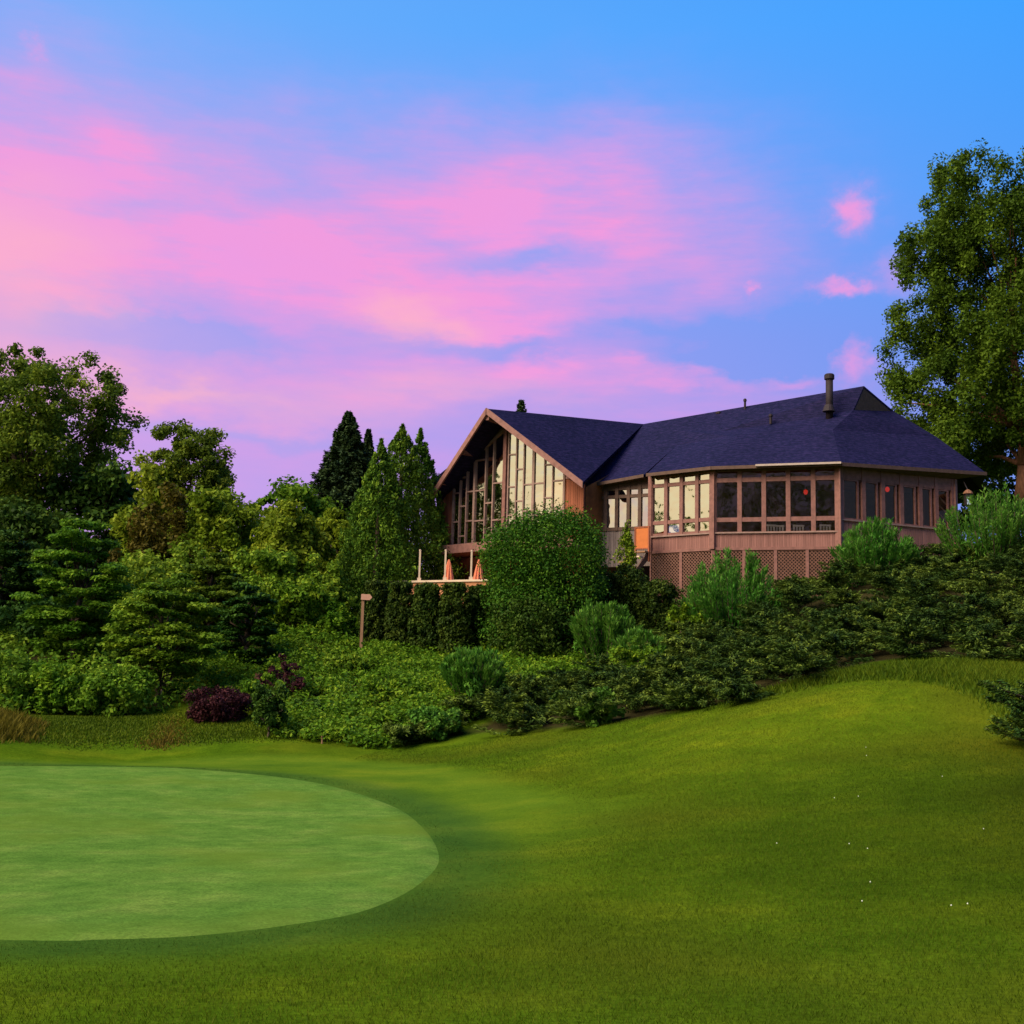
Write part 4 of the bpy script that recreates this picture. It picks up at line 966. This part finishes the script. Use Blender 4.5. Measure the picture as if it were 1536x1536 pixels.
# weeping tree by the steps
b_, h_ = base_top(940, 776, 45.5); root = empty('weeping_tree', b_); tag(root, 'small weeping tree with rusty lower foliage beside the orange panel', 'tree')
r_ = np.random.default_rng(55); cl = Cloud(56); cl2 = Cloud(57); mb = MB()
mb.tube(b_-[0, 0, .2], b_+[.05, 0, h_*.95], .06, .02, 7)
for k in range(34):
    a = r_.random()*6.28; l = (.22+.45*r_.random()); z0 = h_*(.5+.48*r_.random()); o = b_+[.03, 0, z0]; e = b_+np.array([math.cos(a)*l*1.2*(1.35-z0/h_), math.sin(a)*l*(1.35-z0/h_), z0-(.35+.8*r_.random())])
    mb.tube(o, e, .014, .005, 4, cap=False); u = r_.random(90); p = o+(e-o)*u[:, None]+r_.normal(size=(90, 3))*.06
    (cl if z0-u.mean()*.6 > h_*.52 else cl2).add(p, r_.normal(size=(90, 3)), np.array([0, 0, -1.0])+r_.normal(size=(90, 3))*.5, .12, .06, r_.random(90))
cl.obj('crown', LM['yellow'], root); cl2.obj('lower_foliage', LM['rust'], root); mb.obj('trunk', MT['bark'], root)
# juniper branch reaching in at the right edge
b_ = gp(1560, 1125); r_ = np.random.default_rng(77); root = empty('spreading_juniper', b_); tag(root, 'dark spreading juniper with flat branches at the right edge of the mound', 'shrub'); cl = Cloud(78); mb = MB()
for k in range(46):
    a = r_.random()*6.28; l = 1.0*(.45+.6*r_.random()); o = b_+[0, 0, .05+.75*r_.random()]; e = o+np.array([math.cos(a)*l, math.sin(a)*l, .12+.25*r_.random()])
    mb.tube(o-[0, 0, .05], e, .018, .006, 4, cap=False); n = 240; u = r_.random(n)**.7; d = e-o; sd = np.cross(d, [0, 0, 1.]); sd /= np.linalg.norm(sd)
    p = o+d*u[:, None]+sd*((r_.random(n)-.5)*.45*l*(1.1-u))[:, None]+r_.normal(size=(n, 3))*.025
    cl.add(p, np.array([0, 0, 1.])+r_.normal(size=(n, 3))*.45, d/l+sd*(r_.random((n, 1))-.5)*1.6, .085*(.6+.7*r_.random(n)), .025, .4*r_.random()+.6*r_.random(n))
cl.obj('foliage', LM['juniper'], root); mb.obj('stem', MT['bark'], root)

# ------------------------------------------------------------------ ground cover
def sample_poly(poly, n, seed):
    r = np.random.default_rng(seed); p = np.asarray(poly); lo, hi = p.min(0), p.max(0); out = np.zeros((0, 2))
    while len(out) < n:
        q = lo+(hi-lo)*r.random((n*2, 2)); out = np.concatenate([out, q[inpoly(q[:, 0], q[:, 1], p)]])
    return out[:n], r
g2 = lambda px, py: gp(px, py)[:2]
EDGE = [g2(*p) for p in [(575,1124),(640,1117),(700,1110),(800,1104),(862,1098),(950,1086),(1040,1070),(1120,1055),(1200,1033),(1262,1012),(1330,996),(1420,992)]]
jun = EDGE + [np.array(q) for q in [(11.5, 27.5), (14.5, 28.0), (19, 30), (24, 38), (20, 46.5), (12, 44.3), (7, 45.6), (4.6, 46.2), (5.5, 41), (3.0, 35.5), (-0.5, 32.5)]]
JUNP = np.array(jun); sv = np.zeros(len(flat))
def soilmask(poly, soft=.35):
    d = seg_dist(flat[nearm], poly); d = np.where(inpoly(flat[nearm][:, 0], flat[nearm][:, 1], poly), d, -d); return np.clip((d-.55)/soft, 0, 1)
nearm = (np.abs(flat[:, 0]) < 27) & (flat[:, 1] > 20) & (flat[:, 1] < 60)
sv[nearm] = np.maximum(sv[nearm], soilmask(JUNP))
pts, r_ = sample_poly(jun, 1500, 5)
keep = []
for p in pts:
    if all((p[0]-q[0])**2+(p[1]-q[1])**2 > .85 for q in keep): keep.append(p)
keep = np.array(keep); cl = Cloud(6); z = terr(keep[:, 0], keep[:, 1])
for (x, y), zz in zip(keep, z):
    s = .85+.6*r_.random(); hgt = (.35+.65*r_.random()); m = 30
    a = r_.random(m)*6.28; lz = hgt*r_.random(m)**.8; l = s*(.35+.65*r_.random(m))*(1.1-.55*lz/hgt)
    per = 95; k = np.repeat(np.arange(m), per); u = r_.random(m*per)**.6
    d = np.stack([np.cos(a)*l, np.sin(a)*l, .10*l+.12*r_.random(m)], 1); sd = np.stack([-np.sin(a), np.cos(a), 0*a], 1)
    p = np.array([x, y, zz])+np.stack([0*a, 0*a, lz], 1)[k]+d[k]*u[:, None]+sd[k]*((r_.random(m*per)-.5)*.5*l[k]*(1.15-u))[:, None]+r_.normal(size=(m*per, 3))*.03
    ct = r_.random()
    cl.add(p, np.array([0, 0, 1.])+r_.normal(size=(m*per, 3))*.45, d[k]/l[k][:, None]+sd[k]*(r_.random((m*per, 1))-.5)*1.6, .115*(.6+.7*r_.random(m*per)), .036, .30*ct+.2*r_.random(m)[k]+.2*r_.random(m*per)+.3*u**2)
o = cl.obj('juniper_ground_cover', LM['juniper'], None, (10, 36, 4)); tag(o, 'dense dark juniper ground cover over the slope below the porch', 'ground cover', kind='stuff')
weed = [g2(575,1124), g2(500,1118), g2(430,1112), g2(395,1090), g2(370,1060), np.array([-9.5, 38]), np.array([-9.5, 44]), np.array([-6.0, 44.5]), np.array([-4.8, 41.5]), np.array([-.5, 41.5]), np.array([2.0, 40]), np.array([5.2, 41]), np.array([3.4, 35.5]), np.array([-0.3, 32.5])]
pts, r_ = sample_poly(weed, 1150, 15); z = terr(pts[:, 0], pts[:, 1]); cl = Cloud(16)
pat = .5+.5*np.sin(pts[:, 0]*1.9+1.3*np.sin(pts[:, 1]*1.1))*np.sin(pts[:, 1]*1.4+np.sin(pts[:, 0]*.8)); rad = .16+.34*r_.random(len(pts))*(.4+.6*pat); cc = np.column_stack([pts, z+rad*.75*(.3+r_.random(len(pts)))])
cl.clumps(cc, np.stack([rad*1.3, rad*1.3, rad*.8], 1), 95, .12, .065, out=.4, upb=.8, jit=.6, axis=(0, 0, 1), axis_w=.25, cv=.5)
o = cl.obj('weedy_ground_cover', LM['weed'], None, (-3, 36, 3)); tag(o, 'tangled light green weeds covering the slope below the hedge', 'ground cover', kind='stuff')
# undergrowth on the wooded bank (left)
und = [np.array(q) for q in [(-17, 33.2), (-14, 33.5), (-10.5, 34.0), (-8.6, 34.5), (-9.2, 38), (-9.0, 46), (-12, 56), (-28, 60), (-28, 36)]]
pts, r_ = sample_poly(und, 1300, 25); z = terr(pts[:, 0], pts[:, 1]); cl = Cloud(26); rad = .35+.4*r_.random(len(pts))
cl.clumps(np.column_stack([pts, z+rad*.5]), np.stack([rad*1.2, rad*1.2, rad*.8], 1), 70, .16, .09, out=.5, upb=.7, jit=.6)
o = cl.obj('undergrowth', LM['mid'], None, (-15, 40, 2)); tag(o, 'green undergrowth between the trees of the wooded bank', 'ground cover', kind='stuff')

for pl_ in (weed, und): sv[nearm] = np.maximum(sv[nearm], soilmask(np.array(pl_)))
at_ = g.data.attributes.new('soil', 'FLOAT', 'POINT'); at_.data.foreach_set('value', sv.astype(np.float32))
# ------------------------------------------------------------------ grass blades
def blades(name, poly, n, h, wid, mat, seed, label, lean=0.35, excl=None, density=None):
    p, r = sample_poly(poly, n, seed)
    if excl is not None:
        for e in excl: p = p[~inpoly(p[:, 0], p[:, 1], e)]
    if density is not None: p = p[r.random(len(p)) < density(p)]
    hm = np.ones(len(p))
    if name not in ('rough_grass', 'fringe_grass'):
        e_ = np.clip(seg_dist(p, np.asarray(poly))/.9, 0, 1); k_ = r.random(len(p)) < e_+.08; p = p[k_]; hm = .35+.65*e_[k_]
    if name == 'rough_grass': mm = mown(p); k_ = r.random(len(p)) > mm*1.15; p = p[k_]; hm = 1-.75*mm[k_]
    n = len(p); z = terr(p[:, 0], p[:, 1]); base = np.column_stack([p, z-.005]); dist = np.hypot(p[:, 0], p[:, 1])
    hh = h*(.55+.8*r.random(n))*hm; a = r.random(n)*6.28; ln = hh*lean*(0.4+r.random(n))
    tip = base+np.stack([np.cos(a)*ln, np.sin(a)*ln, hh], 1)
    ww = wid*(.7+.6*r.random(n))*np.maximum(1, dist/12); b2 = r.random(n)*3.14; side = np.stack([np.cos(b2), np.sin(b2), 0*b2], 1)*ww[:, None]
    mid = base*.45+tip*.55+np.stack([0*a, 0*a, hh*.08], 1)
    V = np.stack([base-side*.5, base+side*.5, mid+side*.35, tip, mid-side*.35], 1).reshape(-1, 3)
    f = np.arange(n*5).reshape(-1, 5)
    big = .5+.5*np.sin(p[:, 0]*.9+1.7*np.sin(p[:, 1]*.55))*np.sin(p[:, 1]*.7+1.3*np.sin(p[:, 0]*.4))
    o = mesh_obj(name, V, f, LM[mat], None, (0, 15, 0), tint=np.clip(.15+.3*big+.5*r.random(n)-((.52*mound_shade(p)-.45*crest_light(p)) if name == 'rough_grass' else 0), 0, 1)); tag(o, label, 'grass', kind='stuff'); return o  # rough blade tint also carries the painted mound shade and crest light
green_b = catmull(GREEN, 6)
fgp = [np.array(q) for q in [(-4.2, 5.6), (4.2, 5.6), (7, 9), (10.5, 15), (13.5, 20), (14, 24), (11.5, 26), (8, 26.5), (4, 28), (0, 29.5), (-3, 29.5), (-5, 24), (-2, 20), (0, 12), (-6, 8.5)]]
dens = lambda p: np.clip((13.0/np.hypot(p[:, 0], p[:, 1]))**1.3, .12, 1)
ring = [GB.mean(0)+(q-GB.mean(0))*1.06 for q in GB]; inr = [GB.mean(0)+(q-GB.mean(0))*.996 for q in GB]
blades('fringe_grass', ring, 150000, .022, .0036, 'fringe', 33, 'slightly longer fringe grass round the edge of the putting green', lean=.8, excl=[np.array(inr)], density=lambda p: (p[:, 0] > -11)*np.clip((11.0/np.hypot(p[:, 0], p[:, 1])), .15, 1))
blades('rough_grass', fgp, 800000, .028, .0034, 'grass', 31, 'mown rough grass over the foreground and mound', lean=.7, excl=[green_b], density=dens)
tallp = [g2(*p) for p in [(1040,1072),(1130,1052),(1200,1038),(1262,1026),(1330,1022),(1400,1028),(1450,1048),(1500,1085)]] + [np.array(q) for q in [(12.3, 24.0), (12.6, 26.5), (10.5, 28.6), (8.0, 28.2), (5.6, 27.6)]]
blades('tall_grass', tallp, 30000, .22, .009, 'tall', 41, 'unmown tall grass along the crest of the mound', lean=.55)
fes = [np.array(q) for q in [(-20, 25.6), (-11.2, 27.2), (-10.4, 28.3), (-11.0, 30.5), (-13, 31.5), (-22, 31)]]
blades('fescue_grass', fes, 36000, .32, .012, 'fescue', 51, 'brown fescue grass on the low mound at the left edge', lean=.6)
fe2 = [g2(*p) for p in [(195, 1125), (250, 1128), (300, 1110), (285, 1078), (250, 1072), (215, 1095)]]
blades('fescue_grass', fe2, 5000, .10, .012, 'fescue', 52, 'reddish brown grass patch below the front layered tree', lean=.6)
mead = [np.array(q) for q in [(-12.2, 28.6), (-10.6, 27.9), (-9.6, 28.4), (-8.6, 29.5), (-3.2, 30.2), (-3.0, 32), (-6, 34), (-9, 34.5), (-14, 33.5), (-13, 31.5)]]
blades('meadow_grass', mead, 30000, .07, .012, 'tall', 61, 'bright meadow grass at the foot of the wooded bank', lean=.5)
# white clover heads on the mound
p, r_ = sample_poly([np.array(q) for q in [(2.2, 9), (5.0, 9.5), (8.5, 15), (10.5, 20), (4.5, 20), (2.5, 12)]], 20, 73); m = MB()
for q in p:
    z0 = float(terr(q[0], q[1])); m.lathe([q[0], q[1], z0+.035], [(.002, -.006), (.0055, -.002), (.0055, .002), (.002, .006)], 6)
o = m.obj('clover_heads', LM['clover'], None, (6, 14, .5)); tag(o, 'tiny white clover heads scattered over the mound', 'flowers', kind='stuff')

# ------------------------------------------------------------------ sky and light
w = bpy.data.worlds.new('World'); scene.world = w; w.use_nodes = True; nt = w.node_tree; nt.nodes.clear(); L_ = nt.links.new
SUN_AZ, SUN_EL = R(-124), R(40)
tc = N(nt, 'ShaderNodeTexCoord'); sx = N(nt, 'ShaderNodeSeparateXYZ'); L_(tc.outputs['Generated'], sx.inputs[0])
def mth(op, a, b=None, c=None):
    n = N(nt, 'ShaderNodeMath', operation=op)
    for i, v in enumerate((a, b, c)):
        if v is None: continue
        if isinstance(v, (int, float)): n.inputs[i].default_value = v
        else: L_(v, n.inputs[i])
    return n.outputs[0]
az = mth('MULTIPLY', mth('ARCTAN2', sx.outputs[0], sx.outputs[1]), 57.29578); el = mth('MULTIPLY', mth('ARCSINE', sx.outputs[2]), 57.29578)
cv = N(nt, 'ShaderNodeCombineXYZ'); L_(az, cv.inputs[0]); L_(el, cv.inputs[1])
# streaky warp in angle space
def angnoise(scale, sc, detail=5, rough=.6, off=(0, 0, 0)):
    mp = N(nt, 'ShaderNodeMapping'); mp.inputs['Scale'].default_value = sc; mp.inputs['Location'].default_value = off; L_(cv.outputs[0], mp.inputs[0]); return noise(nt, scale, detail, rough, mp.outputs[0])
wn = angnoise(.16, (1, 2.2, 1), 5, .6); sb = N(nt, 'ShaderNodeVectorMath', operation='SUBTRACT'); L_(wn.outputs['Color'], sb.inputs[0]); sb.inputs[1].default_value = (.5, .5, .5)
sc_ = N(nt, 'ShaderNodeVectorMath', operation='MULTIPLY'); L_(sb.outputs[0], sc_.inputs[0]); sc_.inputs[1].default_value = (9, 4.0, 0)
ad = N(nt, 'ShaderNodeVectorMath', operation='ADD'); L_(cv.outputs[0], ad.inputs[0]); L_(sc_.outputs[0], ad.inputs[1])
wn2 = angnoise(.9, (1, 1.3, 1), 4, .6); sb2 = N(nt, 'ShaderNodeVectorMath', operation='SUBTRACT'); L_(wn2.outputs['Color'], sb2.inputs[0]); sb2.inputs[1].default_value = (.5, .5, .5)
sc2_ = N(nt, 'ShaderNodeVectorMath', operation='MULTIPLY'); L_(sb2.outputs[0], sc2_.inputs[0]); sc2_.inputs[1].default_value = (2.2, 1.8, 0)
ad2 = N(nt, 'ShaderNodeVectorMath', operation='ADD'); L_(cv.outputs[0], ad2.inputs[0]); L_(sc2_.outputs[0], ad2.inputs[1])
def angle(px, py):
    d = ray(px, py); d = d/np.linalg.norm(d); return math.degrees(math.atan2(d[0], d[1])), math.degrees(math.asin(d[2]))
KD = 0.0309
def blob(px, py, sxp, syp, amp, rot=0.0, warp=None):
    a, e = angle(px, py); mp = N(nt, 'ShaderNodeMapping'); mp.vector_type = 'TEXTURE'; L_((warp or ad).outputs[0], mp.inputs[0])
    mp.inputs['Location'].default_value = (a, e, 0); mp.inputs['Rotation'].default_value = (0, 0, rot); mp.inputs['Scale'].default_value = (sxp*KD, syp*KD, 1)
    dt = N(nt, 'ShaderNodeVectorMath', operation='DOT_PRODUCT'); L_(mp.outputs[0], dt.inputs[0]); L_(mp.outputs[0], dt.inputs[1])
    return mth('MULTIPLY', mth('EXPONENT', mth('MULTIPLY', dt.outputs['Value'], -1.0)), amp)
def total(bl, wp=None):
    s = None
    for b in bl:
        v = blob(*(tuple(b)+(0.0,))[:6], warp=wp); s = v if s is None else mth('ADD', s, v)
    return s
pink = total([(900,320,210,110,.75), (690,390,330,130,.55), (600,470,280,60,.45), (260,370,360,120,.85), (0,330,240,180,.8), (600,570,270,42,.55), (800,556,120,22,.45), (660,240,230,70,.30),
              (1020,572,100,14,.5), (1190,562,45,10,.5), (560,680,420,60,.32), (1080,610,230,40,.40), (250,600,260,36,.35), (760,500,170,40,.3), (1060,420,140,90,.25), (60,180,240,90,.18),
              (200,497,190,32,-1.1), (800,392,120,20,-.75), (720,522,130,17,-.75), (330,450,120,22,-.45), (830,255,90,30,-.2), (430,655,230,14,-.35), (120,625,160,12,-.3), (560,430,120,14,-.3), (960,500,110,20,-.35)])
puff = total([(1282,314,26,26,.9,0.3), (1268,431,34,13,.85), (1280,540,26,30,.7), (1130,441,11,8,.5), (1345,410,26,26,.35), (55,68,14,10,.25), (1100,548,90,24,-.35,0.0), (1180,500,140,50,-.2,0.0)], ad2)
peach = total([(0,400,170,110,.55), (612,476,80,30,.65), (250,586,110,16,.5), (0,560,200,60,.35), (640,580,220,26,.30), (420,610,200,30,.25)])
# base gradient by elevation, a little bluer to the right
tr = N(nt, 'ShaderNodeMapRange'); L_(el, tr.inputs[0]); tr.inputs[1].default_value = 0; tr.inputs[2].default_value = 90
base = ramp(nt, [(0.0, (.52, .36, .80)), (.10, (.40, .33, .82)), (.18, (.30, .34, .86)), (.25, (.18, .38, .93)), (.33, (.10, .40, .98)), (.6, (.05, .25, .75)), (1.0, (.03, .16, .55))], tr.outputs[0])
ar = N(nt, 'ShaderNodeMapRange'); L_(az, ar.inputs[0]); ar.inputs[1].default_value = -20; ar.inputs[2].default_value = 24
base2 = mixc(nt, ar.outputs[0], (1.40, 1.02, .96), (.40, .86, 1.0)); base3 = mixc(nt, 1.0, base.outputs[0], base2, 'MULTIPLY')
st = angnoise(.20, (.55, 1.7, 1), 5, .55, (3, 1, 0)); st2 = angnoise(.09, (.7, 1.6, 1), 5, .6, (7, 2, 0))
stm = mth('MULTIPLY_ADD', st.outputs[0], 2.0, -.10)
st3 = angnoise(.8, (.35, 2.4, 1), 5, .62, (1, 5, 0)); pk = mth('MULTIPLY', mth('MULTIPLY', pink, stm), mth('MULTIPLY_ADD', st3.outputs[0], .9, .55)); pk = mth('ADD', pk, puff)
# generic cloud bands for the rest of the sky dome, outside the photographed sector
far = N(nt, 'ShaderNodeMapRange'); far.interpolation_type = 'SMOOTHSTEP'; L_(mth('ABSOLUTE', az), far.inputs[0]); far.inputs[1].default_value = 28; far.inputs[2].default_value = 60
gen = N(nt, 'ShaderNodeMapRange'); L_(st2.outputs[0], gen.inputs[0]); gen.inputs[1].default_value = .48; gen.inputs[2].default_value = .75
pk = mth('ADD', pk, mth('MULTIPLY', mth('MULTIPLY', gen.outputs[0], far.outputs[0]), .5))
pk = N(nt, 'ShaderNodeClamp').outputs[0] if False else mth('MINIMUM', mth('MAXIMUM', pk, 0.0), 1.0)
c1 = mixc(nt, mth('MULTIPLY', pk, .93), base3, mixc(nt, st2.outputs[0], (.80, .32, .78), (1.0, .30, .62)))
pc = mth('MINIMUM', mth('MAXIMUM', mth('MULTIPLY', peach, mth('MULTIPLY_ADD', st.outputs[0], .8, .55)), 0.0), 1.0)
c2 = mixc(nt, pc, c1, (1.0, .46, .52))
# afterglow low in the west (left of the picture) and a dim dusk sky in the east and behind
def lobe(a0, width, e1):
    dz = mth('SUBTRACT', az, a0); g1 = mth('EXPONENT', mth('MULTIPLY', mth('POWER', mth('ABSOLUTE', mth('DIVIDE', dz, width)), 2.0), -1.0))
    g2_ = mth('EXPONENT', mth('MULTIPLY', mth('POWER', mth('ABSOLUTE', mth('DIVIDE', el, e1)), 2.0), -1.0)); return mth('MULTIPLY', g1, g2_)
gl = ramp(nt, [(0.0, (1.0, .62, .34)), (.12, (1.0, .84, .50)), (.3, (.95, .92, .68)), (1, (.7, .8, .9))], tr.outputs[0])
c3 = mixc(nt, mth('MINIMUM', mth('MULTIPLY', lobe(-105, 34, 32), mth('MULTIPLY_ADD', st2.outputs[0], 1.2, .75)), 1.0), c2, gl.outputs[0])
bk2 = mth('ADD', lobe(180, 45, 30), mth('ADD', lobe(-180, 36, 30), lobe(115, 45, 30))); c4 = mixc(nt, mth('MINIMUM', bk2, .85), c3, (.14, .17, .22))
below = N(nt, 'ShaderNodeMapRange'); L_(el, below.inputs[0]); below.inputs[1].default_value = -6; below.inputs[2].default_value = -1
c5 = mixc(nt, below.outputs[0], (.05, .07, .03), c4)
sky = N(nt, 'ShaderNodeTexSky'); sky.sky_type = 'NISHITA'; sky.sun_disc = False; sky.sun_elevation = SUN_EL; sky.sun_rotation = SUN_AZ
b1 = N(nt, 'ShaderNodeBackground'); L_(c5, b1.inputs[0]); b1.inputs[1].default_value = 0.71
b2 = N(nt, 'ShaderNodeBackground'); L_(sky.outputs[0], b2.inputs[0]); b2.inputs[1].default_value = 0.006
ads = N(nt, 'ShaderNodeAddShader'); L_(b1.outputs[0], ads.inputs[0]); L_(b2.outputs[0], ads.inputs[1])
ow = N(nt, 'ShaderNodeOutputWorld'); L_(ads.outputs[0], ow.inputs[0])
sd = bpy.data.lights.new('sun', 'SUN'); sd.energy = 4.4; sd.angle = R(48); sd.color = (1.0, .85, .60)
so = bpy.data.objects.new('sun', sd); COL.objects.link(so)
dv = Vector((math.sin(SUN_AZ)*math.cos(SUN_EL), math.cos(SUN_AZ)*math.cos(SUN_EL), math.sin(SUN_EL))); so.rotation_euler = dv.to_track_quat('Z', 'Y').to_euler(); so.location = (-30, -10, 40)
